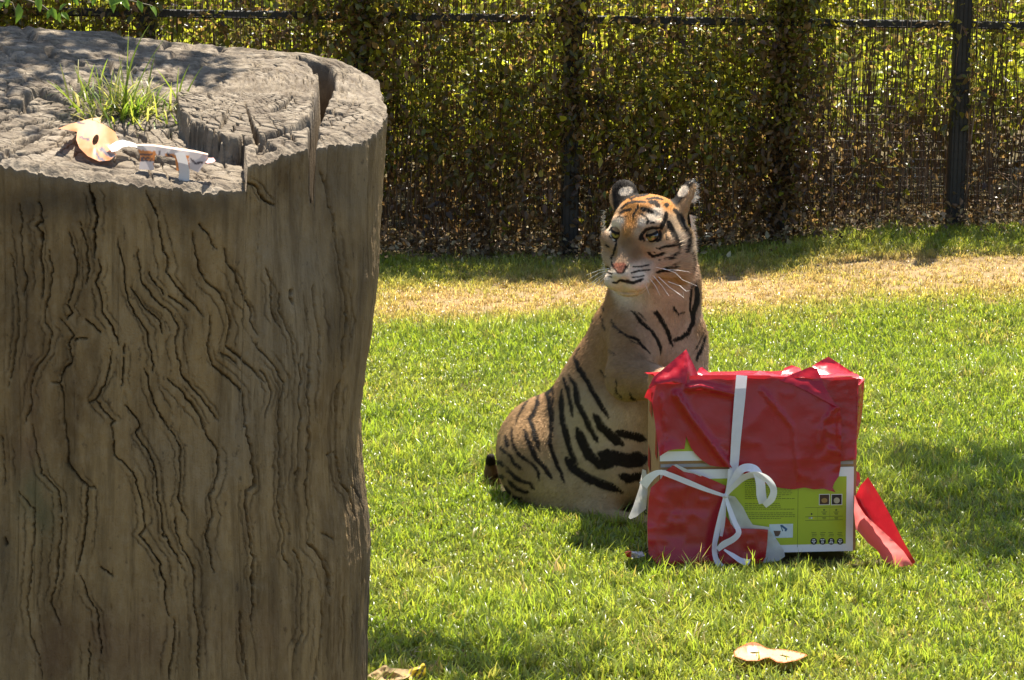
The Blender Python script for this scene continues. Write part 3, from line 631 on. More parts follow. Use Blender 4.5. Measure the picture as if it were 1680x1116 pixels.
# ------------------------------------------------------------------ tiger
TY = 10.40
def T(px, py, Y): return P(px, py, Y)
def cone(p, a, b, ra, rb):
    a = np.array(a); ba = np.array(b)-a; t = np.clip(((p-a) @ ba)/(ba @ ba), 0, 1); return np.linalg.norm(p-a-t[:, None]*ba, axis=1)-(ra+(rb-ra)*t)
def ell(p, c, r, R=None):
    q = p-np.array(c)
    if R is not None: q = q @ R
    k0 = np.linalg.norm(q/r, axis=1); k1 = np.linalg.norm(q/(np.array(r)**2), axis=1)+1e-9; return k0*(k0-1)/k1
def smin(a, b, k):
    h = np.maximum(k-np.abs(a-b), 0)/k; return np.minimum(a, b)-h*h*k*.25
def smax(a, b, k): return -smin(-a, -b, k)
HY, HP = math.radians(25.5), math.radians(11)
HF = np.array((-math.sin(HY)*math.cos(HP), -math.cos(HY)*math.cos(HP), -math.sin(HP)))
HA = np.array((math.cos(HY), -math.sin(HY), 0)); HU = np.cross(HF, HA)
if HU[2] < 0: HU = -HU
HO = T(1064, 395, 10.24); HM = np.stack([HA, HF, HU], 1)           # head frame: across, forward, up
def hw(a, f, u): return HO+HM @ np.array((a, f, u))
EYES = [(-.063, .108, .055), (.063, .108, .055)]
def frame(n, up):
    n = np.array(n, float); n /= np.linalg.norm(n); u = np.array(up, float); u -= n*(u @ n); u /= np.linalg.norm(u); return np.stack([np.cross(u, n), u, n], 1)
EAR = [(T(1023, 322, 10.29), frame((-.35, -.85, .40), (-.25, .15, 1)), (.050, .058, .017)), (T(1121, 327, 10.25), frame((-.74, -.50, .45), (.42, .1, 1)), (.040, .072, .016))]
def tiger_sdf(p):
    c = lambda *a: cone(p, *a)
    # trunk
    d = ell(p, T(888, 742, 10.60), (.158, .19, .18))
    d = smin(d, c(T(925, 735, 10.60), T(1005, 640, 10.52), .165, .150), .10)
    d = smin(d, c(T(1005, 640, 10.50), T(1040, 560, 10.47), .165, .158), .10)
    d = smin(d, ell(p, T(1082, 585, 10.40), (.145, .15, .19)), .08)
    d = smin(d, c(T(1064, 545, 10.42), T(1076, 470, 10.38), .155, .142), .08)
    d = smin(d, c(T(1075, 480, 10.38), T(1080, 400, 10.34), .142, .11), .07)
    d = smin(d, c(T(985, 735, 10.46), T(1010, 690, 10.42), .15, .14), .09)
    d = smin(d, c(T(960, 800, 10.43), T(1020, 770, 10.38), .115, .12), .08)
    # near hind leg: thigh, knee, foot
    d = smin(d, ell(p, T(878, 762, 10.47), (.128, .12, .142)), .05)
    d = smin(d, c(T(890, 790, 10.42), T(985, 835, 10.30), .085, .062), .06)
    d = smin(d, c(T(900, 835, 10.38), T(1050, 866, 10.16), .045, .042), .04)
    d = smin(d, ell(p, T(1060, 870, 10.12), (.055, .06, .035)), .03)
    # far hind leg
    d = smin(d, c(T(960, 790, 10.72), T(1060, 810, 10.55), .09, .06), .06)
    d = smin(d, c(T(1060, 810, 10.55), T(1100, 850, 10.35), .06, .045), .04)
    # near foreleg raised on to the box
    fl = c(T(1046, 545, 10.30), T(1032, 620, 10.14), .098, .073)
    fl = smin(fl, c(T(1032, 618, 10.14), T(1088, 632, 9.92), .070, .055), .04)
    fl = smin(fl, ell(p, T(1098, 634, 9.87), (.06, .062, .042)), .03)
    for q in range(4): fl = smin(fl, c(T(1082+q*13, 634, 9.85), T(1080+q*15, 640, 9.80), .021, .017), .012)
    d = smin(d, fl, .045)
    # far foreleg
    d = smin(d, c(T(1118, 560, 10.36), T(1128, 650, 10.28), .085, .07), .06)
    d = smin(d, c(T(1128, 650, 10.28), T(1130, 800, 10.20), .068, .05), .05)
    d = smin(d, c(T(1130, 800, 10.20), T(1132, 862, 10.14), .05, .052), .04)
    d = smin(d, ell(p, T(1132, 872, 10.08), (.062, .08, .04)), .03)
    # tail
    tp = [T(880, 790, 10.76), T(842, 815, 10.84), T(815, 805, 10.82), T(806, 775, 10.78), T(805, 752, 10.74)]
    for q in range(4): d = smin(d, c(tp[q], tp[q+1], .036-.005*q, .031-.005*q), .02)
    # head
    h = (p-HO) @ HM
    e = lambda ce, r: ell(h, ce, np.array(r))
    k = lambda a, b, ra, rb: cone(h, a, b, ra, rb)
    H = e((0, -.005, .055), (.115, .125, .098))
    H = smin(H, k((0, .050, .085), (0, .110, .055), .075, .050), .05)
    H = smin(H, k((0, .10, .048), (0, .205, -.040), .047, .037), .03)
    H = smin(H, e((0, .150, -.066), (.076, .088, .056)), .03)
    for s in (-1, 1):
        H = smin(H, e((s*.033, .205, -.078), (.041, .040, .034)), .015)
        H = smin(H, e((s*.084, .045, -.028), (.052, .075, .082)), .05)
        H = smin(H, e((s*(.100 if s < 0 else .116), -.015, -.045), (.034, .052, .095)), .04)
        H = smin(H, k((s*.036, .106, .093), (s*.076, .086, .087), .021, .014), .022)
        H = smin(H, k((s*.052, .118, .012), (s*.10, .085, .028), .024, .026), .02)
        H = smax(H, -(np.linalg.norm(h-np.array((s*.067, .142, .060)), axis=1)-.026), .014)
    H = smin(H, e((0, .233, -.048), (.031, .022, .020)), .012)
    H = smin(H, e((0, .168, -.110), (.050, .050, .029)), .026)
    H = smax(H, -k((-.05, .215, -.112), (.05, .215, -.112), .006, .006), .010)
    for s in (-1, 1): H = smax(H, -(np.linalg.norm(h-np.array((s*.017, .257, -.056)), axis=1)-.0075), .006)
    H = smax(H, -k((0, .262, -.070), (0, .250, -.105), .004, .004), .006)
    for (ce, R, r) in EAR:
        q = (p-ce) @ R; ea = ell(q, (0, 0, 0), np.array(r)); ea = smin(ea, cone(q, (0, -.035, -.006), (0, -.075, -.012), .026, .035), .03); H = smin(H, ea, .022)
    return smin(d, H, .045)
h_ = .0036
lo = np.array((T(775, 600, 10.4)[0], 9.72, -.03)); hi = np.array((T(1190, 600, 10.4)[0], 11.0, T(1100, 270, 10.25)[2]))
K = 4
nc = np.ceil((hi-lo)/(h_*K)).astype(int)+2
cg = [lo[i]+h_*K*np.arange(nc[i]) for i in range(3)]
G = np.stack(np.meshgrid(*cg, indexing='ij'), -1).reshape(-1, 3); Sc = tiger_sdf(G).reshape(nc)
near = np.abs(Sc) < h_*K*1.9
Sf = Sc.repeat(K, 0).repeat(K, 1).repeat(K, 2).astype(np.float32); nm = near.repeat(K, 0).repeat(K, 1).repeat(K, 2)
ix = np.argwhere(nm); vals = np.empty(len(ix), np.float32); pos = lo-h_*0+ix*h_
for s0 in range(0, len(ix), 400000): vals[s0:s0+400000] = tiger_sdf(pos[s0:s0+400000])
Sf[nm] = vals
def nets(S, h, org):
    ins = S < 0; a = ins[:-1, :-1, :-1]; cnt = np.zeros(a.shape, np.int8)
    for i in (0, 1):
        for j in (0, 1):
            for k in (0, 1): cnt += ins[i:ins.shape[0]-1+i, j:ins.shape[1]-1+j, k:ins.shape[2]-1+k]
    cell = (cnt > 0) & (cnt < 8); ci = np.argwhere(cell); idg = np.full(cell.shape, -1, np.int32); idg[cell] = np.arange(len(ci))
    acc = np.zeros((len(ci), 3)); num = np.zeros(len(ci))
    cs = [(i, j, k) for i in (0, 1) for j in (0, 1) for k in (0, 1)]
    sv_ = {c: S[ci[:, 0]+c[0], ci[:, 1]+c[1], ci[:, 2]+c[2]] for c in cs}
    for c in cs:
        for axx in range(3):
            if c[axx]: continue
            e = list(c); e[axx] = 1; e = tuple(e); a, b = sv_[c], sv_[e]; mk = (a < 0) != (b < 0); t = np.where(mk, a/(a-b+1e-12), 0)
            pp = np.array(c, float)[None].repeat(len(ci), 0); pp[:, axx] += t; acc[mk] += pp[mk]; num[mk] += 1
    V = org+(ci+acc/num[:, None])*h; Fq = []
    for axx in range(3):
        b, c = (axx+1) % 3, (axx+2) % 3; s1 = [slice(None)]*3; s2 = [slice(None)]*3; s1[axx] = slice(0, -1); s2[axx] = slice(1, None)
        A, Bb = ins[tuple(s1)], ins[tuple(s2)]; e = np.argwhere(A != Bb); e = e[(e[:, b] > 0) & (e[:, c] > 0)]; e = e[(e[:, b] < idg.shape[b]) & (e[:, c] < idg.shape[c])]
        fl = A[tuple(e.T)]
        def cid(db, dc):
            q = e.copy(); q[:, b] -= db; q[:, c] -= dc; return idg[tuple(q.T)]
        qd = np.stack([cid(1, 1), cid(0, 1), cid(0, 0), cid(1, 0)], -1); qd[~fl] = qd[~fl][:, ::-1]; Fq.append(qd)
    return V, np.concatenate(Fq)
TV, TF = nets(Sf, h_, lo); del Sf, nm, Sc
TF = TF[(TF >= 0).all(1)]
def grad(p, e=.0015):
    g = np.stack([tiger_sdf(p+e*np.eye(3)[i])-tiger_sdf(p-e*np.eye(3)[i]) for i in range(3)], -1); return g/(np.linalg.norm(g, axis=1)[:, None]+1e-9)
TN = np.concatenate([grad(TV[i:i+200000]) for i in range(0, len(TV), 200000)]); TV = TV-TN*np.clip(tiger_sdf(TV), -.003, .003)[:, None]
tpx, tpy = proj(TV); th_ = (TV-HO) @ HM; vd = CPOS-TV; vd /= np.linalg.norm(vd, axis=1)[:, None]; face = (TN*vd).sum(1)
ishead = sm(np.linalg.norm((th_-np.array((0, .05, .02)))/np.array((1, 1.05, 1.08)), axis=1), .27, .21)
# coat colours, with shade and sun on the nose bridge painted in, at anchors traced on the photograph
OR, TA, CRM, WH, PK = (.46, .215, .055), (.38, .235, .115), (.56, .42, .29), (.80, .73, .62), (.68, .48, .355)
anch = [(870, 690, (.40, .26, .13), 40), (840, 780, (.30, .22, .11), 30), (905, 650, (.42, .26, .13), 30), (960, 570, (.40, .24, .12), 40), (985, 500, (.40, .23, .10), 30), (1020, 560, TA, 40), (950, 680, (.52, .44, .29), 40), (1000, 700, (.66, .59, .44), 40), (920, 800, (.46, .38, .21), 40), (990, 830, (.50, .43, .26), 40), (1040, 700, (.66, .58, .43), 30), (1030, 760, (.52, .44, .30), 30),
 (1020, 500, (.38, .24, .12), 25), (1060, 530, (.58, .41, .27), 35), (1110, 530, PK, 35), (1100, 580, PK, 35), (1150, 540, (.46, .29, .15), 15), (1150, 470, (.46, .29, .15), 15), (1090, 500, (.64, .45, .33), 25), (1040, 620, (.36, .23, .12), 40), (1020, 650, (.42, .32, .18), 20), (1000, 600, (.40, .26, .13), 25)]
hanch = [(1060, 325, OR, 22), (1030, 345, OR, 18), (1035, 365, OR, 14), (1050, 335, OR, 15), (1095, 335, OR, 14), (1014, 340, (.6, .45, .3), 10), (1018, 362, WH, 8), (1008, 372, WH, 8), (1052, 365, WH, 8), (1070, 355, WH, 10), (1078, 348, WH, 10), (1048, 380, (.5, .38, .25), 9), (1028, 382, (.42, .22, .07), 9), (1030, 400, (.27, .165, .08), 12), (1042, 415, (.26, .16, .08), 12), (1015, 415, (.40, .28, .18), 11), (1018, 425, (.42, .29, .19), 10),
 (1003, 400, (.40, .28, .18), 9), (1000, 430, (.5, .4, .3), 9), (1060, 400, (.42, .26, .13), 12), (1085, 385, (.46, .28, .13), 14), (1105, 365, (.55, .42, .28), 12), (1112, 390, (.70, .58, .44), 13), (1090, 410, (.66, .52, .38), 14), (1080, 430, (.62, .45, .33), 14), (1110, 425, (.60, .43, .30), 14), (1125, 380, (.5, .33, .16), 10), (1130, 410, (.6, .5, .38), 10), (1120, 345, (.45, .27, .11), 12),
 (1048, 450, WH, 14), (1040, 460, WH, 10), (1008, 455, WH, 9), (1030, 475, WH, 13), (1015, 475, WH, 9), (1060, 440, (.66, .52, .40), 10), (1090, 460, PK, 16), (1120, 460, PK, 14), (1110, 490, PK, 14)]
def idw(an):
    num = np.zeros((len(TV), 3)); den = np.zeros(len(TV))+1e-12
    for (a, b, c, r) in an:
        wgt = 1/(((tpx-a)**2+(tpy-b)**2)/r**2+.15)**2; num += wgt[:, None]*np.array(c); den += wgt
    return num/den[:, None]
cb, chd = idw(anch), idw(hanch)
fcol = cb*(1-ishead[:, None])+chd*ishead[:, None]
back = np.array(OR)[None].repeat(len(TV), 0)
fr = sm(face+.12*vn(TV*20, 3), -.15, .12)[:, None]; TC = back*(1-fr)+fcol*fr
BLK = np.array((.014, .011, .008)); frm = (face > -.05)
wa = 1-.6*ishead; wobx = tpx+wa*(1.6*vn(TV*28, 5)+.9*vn(TV*75, 6)); woby = tpy+wa*(1.2*vn(TV*28, 7)+.9*vn(TV*75, 8))
ink = np.zeros(len(TV))
def stripe(crop, w_, pts, sel, soft=.55, taper=True):
    ox, oy, s = crop; pl = [(ox+a/s, oy+b/s) for a, b in pts]; d, t = polydist(wobx, woby, pl); half = w_/s*.5*(1.55 if crop is HC else 1.22)
    tp = np.clip(np.minimum(t, 1-t)*5+(.62 if crop is HC else .35), 0, 1)
    v = sm(d, half*tp+soft, np.maximum(half*tp-soft, 0)-.05)*sel; np.maximum(ink, v, out=ink)
HC, NC, BC = (970, 280, 5.073), (960, 460, 5.314), (790, 600, 3.72)
hsel = (ishead > .35)*frm*1.; bsel = (ishead < .6)*frm*1.
for w_, pts in [(13,[(240,320),(300,275),(360,262),(450,265)]),(12,[(320,240),(380,215),(440,205),(500,185),(560,185)]),(12,[(450,240),(520,228),(600,245)]),(10,[(490,185),(560,190),(640,210)]),(26,[(480,260),(530,270),(560,300)]),(16,[(235,360),(270,340),(330,325)]),
 (24,[(415,320),(460,330),(510,350)]),(13,[(410,360),(450,385),(475,420),(460,445)]),(12,[(350,395),(345,375),(385,320),(390,290)]),(12,[(490,435),(530,432)]),(24,[(580,480),(600,430),(620,395),(620,350)]),(32,[(640,430),(670,500),(690,580),(705,660)]),(28,[(720,380),(755,440),(770,500),(785,570),(775,650),(760,690)]),
 (16,[(540,590),(570,575),(575,530),(570,500)]),(16,[(470,680),(510,715),(560,705),(600,685)]),(12,[(560,650),(610,632),(680,635)]),(8,[(540,645),(580,660)]),(16,[(640,740),(670,710),(700,680)]),(14,[(540,850),(640,800),(690,770)]),(8,[(600,735),(625,725)]),(9,[(648,705),(655,695)]),(8,[(560,745),(575,740)]),(8,[(520,680),(530,685)]),
 (11,[(330,855),(400,835),(490,825)]),(9,[(340,805),(400,800),(480,785)]),(8,[(340,890),(400,885),(440,875)]),(10,[(135,850),(180,860)]),(10,[(140,800),(165,830)]),(7,[(140,880),(180,890)]),(18,[(240,910),(290,920),(350,935),(430,905)]),(12,[(175,930),(215,932),(245,905)]),
 (9,[(165,410),(200,330),(240,290)]),(8,[(215,395),(245,375)]),(8,[(240,395),(300,385)]),(10,[(130,620),(150,640)]),(13,[(210,600),(190,690),(170,740)]),(20,[(400,570),(420,535),(455,492),(510,475),(555,478)]),(32,[(410,555),(430,565)]),(10,[(440,575),(440,590)]),(14,[(150,510),(165,480),(200,480),(222,520)]),(22,[(195,570),(205,590)]),(10,[(150,540),(165,560)]),  # the stroke from left eye down beside the nose is painted shading
 (9,[(170,755),(180,800),(225,850),(262,852),(312,785)]),(16,[(285,790),(275,830),(262,848)]),(9,[(620,500),(625,580)]),(26,[(610,290),(640,290)]),(26,[(690,330),(740,370),(765,430)]),(12,[(815,690),(835,760),(815,850)]),(10,[(690,800),(640,830),(540,840)]),(10,[(560,470),(590,490)]),(12,[(300,225),(340,250)])]:
    stripe(HC, w_, pts, hsel)
for w_, pts in [(34,[(455,120),(520,170),(590,240),(640,310),(690,390),(730,470),(770,575)]),(34,[(770,520),(840,500),(900,450),(935,370),(935,300),(970,200),(975,100),(960,0)]),(18,[(925,300),(915,200),(925,80),(930,20)]),(24,[(280,150),(350,200),(430,280),(500,370),(570,440),(620,510),(650,580),(650,640)]),(9,[(270,90),(330,150),(400,220),(480,290),(545,365)]),
 (20,[(235,340),(260,400),(310,450),(380,490),(460,520),(500,560),(575,640)]),(7,[(390,520),(480,560)]),(10,[(1055,400),(1010,490),(980,560),(945,620)]),(24,[(1060,470),(1010,590),(965,700)]),(22,[(740,100),(800,110),(840,70),(865,20)]),(15,[(760,220),(820,300),(880,280)]),(13,[(270,870),(280,970),(330,1030)]),(19,[(390,980),(400,1020),(450,1045)]),
 (8,[(130,180),(170,280)]),(10,[(140,300),(170,440)]),(12,[(60,300),(60,370)]),(10,[(130,780),(180,850)]),(8,[(200,600),(270,650)])]:
    stripe(NC, w_, pts, bsel)
for w_, pts in [(24,[(490,0),(440,90),(405,170),(420,260),(430,330),(425,420),(415,470),(440,560),(480,640),(510,715)]),(14,[(435,120),(440,200),(430,320)]),(20,[(495,60),(520,130),(545,220),(555,310)]),(32,[(490,150),(490,260),(500,350),(520,450),(560,560),(590,600)]),(28,[(540,50),(575,140),(590,230),(640,340),(690,430),(715,470)]),(28,[(570,-60),(590,0),(650,100),(710,210),(775,315)]),
 (45,[(685,295),(730,370),(790,430),(860,480)]),(50,[(580,380),(620,470),(660,550),(720,600),(800,610)]),(45,[(515,560),(560,630),(640,680),(740,720),(860,770)]),(40,[(820,405),(900,420),(1000,450)]),(75,[(720,535),(800,560),(900,580),(1010,560)]),(40,[(840,670),(900,690),(1000,660)]),(10,[(290,200),(240,280),(210,360)]),(24,[(350,180),(340,250),(300,330),(330,430),(355,520)]),
 (26,[(265,390),(290,470),(340,570),(400,640),(430,690)]),(17,[(185,370),(190,460),(220,530),(300,590),(350,650),(360,700)]),(17,[(165,530),(200,590),(250,635)]),(14,[(150,610),(200,670),(250,690)]),(19,[(150,640),(210,690),(300,720),(320,760)]),(20,[(160,700),(220,750),(290,775)]),(18,[(150,420),(160,500)]),(18,[(115,490),(155,535)]),(22,[(90,580),(140,610)]),(24,[(80,670),(140,680)]),(20,[(120,780),(150,740),(180,790)]),(16,[(190,800),(250,810)]),(12,[(480,30),(455,90)]),(10,[(600,-110),(570,-60)])]:
    stripe(BC, w_, pts, bsel, 1.0)
# far side of the coat: free stripes
bs = vn(np.stack([TV[:, 0]*3, TV[:, 1]*3, TV[:, 2]*17+2*vn(TV*6, 9)], -1), 10); ink = np.maximum(ink, (1-fr[:, 0])*sm(bs, .30, .42))
tipd = np.linalg.norm(TV-T(805, 752, 10.74), axis=1); tb = sm(np.linalg.norm(TV-T(806, 770, 10.77), axis=1), .07, .05)[:, None]; TC = TC*(1-tb)+np.array((.20, .13, .08))*tb; ink = np.maximum(ink, sm(tipd, .03, .025))
TC = TC*(1-ink[:, None]*.985)+BLK*ink[:, None]*.985
# eye surround: white crescents below, pink nose
def dab(px, py, r, col, amt, sel=hsel):
    global TC
    wv_ = (sm(np.hypot(tpx-px, tpy-py), r, r*.45)*amt*sel)[:, None]; TC = TC*(1-wv_)+np.array(col)*wv_
for (a, b, r) in ((1067, 389.5, 3), (1071, 386.5, 3), (1075, 381, 3), (1062, 392.5, 3), (1007, 393, 3.2), (1003, 387, 2.6), (1001, 381, 2.6)): dab(a, b, r, (.72, .69, .6), .9)
for (a, b, r) in ((1011, 436, 7), (1017, 437, 8), (1022, 436, 7), (1017, 443, 7)): dab(a, b, r, (.42, .16, .10), .95)
for (a, b, r) in ((1026.5, 438, 4), (1006, 437, 3.4)): dab(a, b, r, (.03, .015, .012), .95)
dab(1030, 462, 6, (.05, .03, .025), .7)
# ears: black backs with a pale spot, tan rims
for i, (ce, R, r) in enumerate(EAR):
    q = (TV-ce) @ R; inside = sm(np.linalg.norm(q/np.array((r[0]*1.25, r[1]*1.15, r[2]*2.4)), axis=1), 1.12, .9)[:, None]*(q[:, 1] > -r[1]*.8)[:, None]
    fsd = (q[:, 2] > -.004)
    c = np.where(fsd[:, None], BLK*1.3, np.array((.62, .52, .42)))
    sp = sm(np.linalg.norm((q[:, :2]-np.array((.014 if i == 0 else -.004, .008 if i == 0 else .022)))/np.array((.026, .017) if i == 0 else (.03, .022)), axis=1), 1.1, .8)*fsd; c = c*(1-sp[:, None])+np.array(WH)*sp[:, None]
    rim = sm(q[:, 0], -r[0]*.62, -r[0]*.85)*1. if i == 0 else sm(q[:, 0], r[0]*.35, r[0]*.75); c = c*(1-rim[:, None])+np.array((.50, .33, .18))*rim[:, None]
    if i == 0: tp_ = sm(q[:, 1], r[1]*.55, r[1]*.8)[:, None]; c = c*(1-tp_)+BLK*tp_
    TC = TC*(1-inside)+c*inside
TC = TC*(.66+.06*ishead)[:, None]*np.array((1.06, .96, .84)); TC = np.clip(TC*(1+.10*vn(TV*45, 13)+.08*vn(TV*140, 14))[:, None], 0, 1)
tg = thing('tiger', 'striped tiger sitting upright with one forepaw on the torn red present', 'tiger', (float(T(1000, 830, 10.4)[0]), 10.45, 0))
m = M('tiger_coat'); v = m.attr('col', out=0); m.base(v, .7, .12); COAT = m.m
body = link('body', mesh_np('tiger_body', local(tg, TV), TF, COAT, cols=TC), tg)
# short fur
rf = np.random.default_rng(8); NF = 230000
wts = np.where(face > -.35, 1., .25)*(1+1.3*ishead); sel = rf.choice(len(TV), NF, p=wts/wts.sum())
p = TV[sel]+rf.normal(0, .0012, (NF, 3)); nrm = TN[sel]; hd = ishead[sel][:, None]
flow_b = np.array((-.45, .25, -.8))[None]+.25*rf.normal(0, 1, (NF, 3)); nose = hw(0, .25, -.03)
flow_h = p-nose; flow_h /= np.linalg.norm(flow_h, axis=1)[:, None]; flow = flow_b*(1-hd)+(flow_h+.15*rf.normal(0, 1, (NF, 3)))*hd
flow -= nrm*(flow*nrm).sum(1)[:, None]; flow /= np.linalg.norm(flow, axis=1)[:, None]+1e-9
hl = (p-HO) @ HM; muz = np.exp(-(np.linalg.norm(hl-np.array((0, .2, -.05)), axis=1)/.09)**2)
ruff = np.exp(-((np.abs(hl[:, 0])-.14)/.035)**2)*sm(hl[:, 2], .07, .02)*sm(hl[:, 2], -.2, -.12)*(ishead[sel] > .3)
Lf = rf.uniform(.006, .013, NF)*(1-.65*muz*ishead[sel])*(1-.48*ishead[sel])+ruff*rf.uniform(.01, .034, NF)
eyed = np.minimum(*[np.linalg.norm(hl-np.array(e), axis=1) for e in EYES]); keep = ~((eyed < .033) & (ishead[sel] > .5)); Lf = np.where(eyed < .05, Lf*.5, Lf)
lift = (.22+.25*rf.uniform(size=NF))[:, None]; dirv = flow+nrm*lift; dirv /= np.linalg.norm(dirv, axis=1)[:, None]
sd_ = np.cross(dirv, nrm); sd_ /= np.linalg.norm(sd_, axis=1)[:, None]+1e-9; wd = rf.uniform(.0006, .0012, NF)[:, None]
a = (p-nrm*.001-sd_*wd)[keep]; b = (p-nrm*.001+sd_*wd)[keep]; c = (p+dirv*Lf[:, None])[keep]; nk = len(a)
FV = np.stack([a, b, c], 1).reshape(-1, 3); FC = (TC[sel]*rf.uniform(.8, 1.25, NF)[:, None])[keep].repeat(3, 0)
fm = mesh_np('tiger_fur', local(tg, FV), np.arange(nk*3).reshape(-1, 3), COAT, cols=np.clip(FC, 0, 1))
fnn = nrm[keep]+rf.normal(0, .22, (nk, 3)); fnn /= np.linalg.norm(fnn, axis=1)[:, None]; fm.normals_split_custom_set_from_vertices(fnn.repeat(3, 0).tolist())
link('fur', fm, tg, kind='stuff')
# long pale hair: ear tuft, ruff edge
V = []; Q = []; C = []
def hair(b, d, L, wd, col, bend=.3):
    d = np.array(d, float); d /= np.linalg.norm(d); s = np.cross(d, (0, 1, 0)); s /= np.linalg.norm(s)+1e-9; k = len(V); b = np.array(b)
    V.extend([b-s*wd, b+s*wd, b+d*L*.6-s*wd*.6, b+d*L*.6+s*wd*.6, b+d*L+np.array((0, 0, -bend*L*.3))]); Q.extend([(k, k+1, k+3, k+2), (k+2, k+3, k+4, k+4)]); C.extend([col]*5)
for i in range(170):
    hair(T(rf.uniform(1130, 1139), rf.uniform(300, 332), 10.25), (rf.uniform(.3, 1), rf.normal(0, .3), rf.uniform(-.35, .6)), rf.uniform(.012, .03), .0009, (.8, .76, .68))
for i in range(260):
    yy = rf.uniform(352, 425); hair(T(1131+4*math.sin((yy-350)/75*3.1), yy, 10.30), (rf.uniform(.3, 1), .2, rf.uniform(-1.1, .1)), rf.uniform(.012, .03), .0009, (.72, .66, .56))
for i in range(130):
    yy = rf.uniform(345, 450); hair(T(991+rf.uniform(0, 3), yy, 10.22), (-rf.uniform(.3, 1), .2, rf.uniform(-1, .2)), rf.uniform(.008, .02), .0008, (.66, .58, .47))
link('ruff_hair', mesh_np('ruff_hair', local(tg, np.array(V)), fix(Q), COAT, cols=np.array(C)), tg, kind='stuff')
# eyes
em = M('tiger_eye'); v = em.attr('col', out=0); em.base(v, .08, .6); em.b.inputs['Coat Weight'].default_value = .6
gaze = HF*.93+np.array((-.05, -.2, .06)); gaze /= np.linalg.norm(gaze)
for e in EYES:
    c = hw(*e); R = frame(gaze, (0, 0, 1)); nu, nv = 32, 24; V = []; C = []
    for i in range(nv+1):
        for j in range(nu):
            an = math.pi*i/nv; q = np.array((math.sin(an)*math.cos(2*math.pi*j/nu), math.sin(an)*math.sin(2*math.pi*j/nu), math.cos(an))); V.append(c+R @ q*.0225); a_ = math.degrees(an)
            C.append((.004, .004, .003) if a_ < 14 else ((.26, .19, .05) if a_ < 30 else ((.17, .11, .03) if a_ < 42 else (.015, .01, .008))))
    Q = [(i*nu+j, (i+1)*nu+j, (i+1)*nu+(j+1) % nu, i*nu+(j+1) % nu) for i in range(nv) for j in range(nu)]
    eo = link('eye', mesh_np('eye', local(tg, np.array(V)), np.array(Q), em.m, cols=np.array(C)), tg)
    sgn = 1 if e[0] > 0 else -1; lidup = HU*.95+HA*(-sgn*.22)+HF*.12; lidup /= np.linalg.norm(lidup); Rl = frame(lidup, -HF)
    for (nm, a0, a1, rr_, c0, c1) in (('upper_eyelid', 0, 74, .0250, (.25, .15, .07), (.012, .009, .007)), ('lower_eyelid', 116, 180, .0246, (.55, .5, .42), (.02, .015, .012))):
        V = []; C = []; nr_ = 12
        for i in range(nr_+1):
            an = math.radians(a0+(a1-a0)*i/nr_); edge_ = (i/nr_ if nm[0] == 'u' else 1-i/nr_)
            for j in range(nu): q = np.array((math.sin(an)*math.cos(2*math.pi*j/nu), math.sin(an)*math.sin(2*math.pi*j/nu), math.cos(an))); V.append(c+Rl @ q*rr_); C.append(c1 if edge_ > .70 else c0)
        Q = [(i*nu+j, (i+1)*nu+j, (i+1)*nu+(j+1) % nu, i*nu+(j+1) % nu) for i in range(nr_) for j in range(nu)]
        link(nm, mesh_np(nm, local(tg, np.array(V)), np.array(Q), COAT, cols=np.array(C)), eo)
# whiskers
wm = flat('whisker_white', (.85, .82, .76), .4, .4, noise=.03)
def HCp(pts, y0, y1): return [tuple(T(970+a/5.073, 280+b/5.073, y0+(y1-y0)*i/(len(pts)-1))) for i, (a, b) in enumerate(pts)]
wl = [([(520, 800), (620, 825), (730, 830), (820, 845)], 10.00, 9.98), ([(600, 815), (700, 850), (760, 910), (880, 960)], 10.0, 9.97), ([(440, 865), (455, 905), (485, 935)], 9.98, 9.94), ([(480, 890), (535, 960), (572, 1040)], 9.98, 9.93), ([(520, 880), (590, 960), (645, 1042)], 9.98, 9.92), ([(560, 885), (650, 970), (740, 1035), (772, 1058), (765, 1010)], 9.99, 9.92), ([(640, 925), (740, 960), (790, 1005), (822, 998)], 10.0, 9.95), ([(430, 900), (460, 970), (485, 1035)], 9.97, 9.93),
      ([(150, 830), (70, 850), (-20, 905)], 10.04, 10.1), ([(150, 840), (60, 890), (-30, 960)], 10.04, 10.1), ([(150, 855), (70, 930), (-20, 1030)], 10.04, 10.1), ([(155, 870), (90, 960), (10, 1070)], 10.04, 10.1), ([(150, 815), (60, 830), (-40, 870)], 10.04, 10.1), ([(160, 880), (110, 980), (60, 1070)], 10.04, 10.1), ([(150, 845), (60, 910), (-50, 1010)], 10.04, 10.12)]
nz_ = hw(0, .2, -.08)[1]
for pts, y0, y1 in wl:
    pp = HCp(pts, y0-10.0+nz_+.02, y1-10.0+nz_+.02); pp = [np.array(q)-np.array(tg.location) for q in pp]; n = len(pp)
    V, Q = tubes([[(tuple(q), .0011*(1-.7*i/(n-1))) for i, q in enumerate(pp)]], 5); link('whisker', mesh_np('whisker', V, Q, wm), tg)

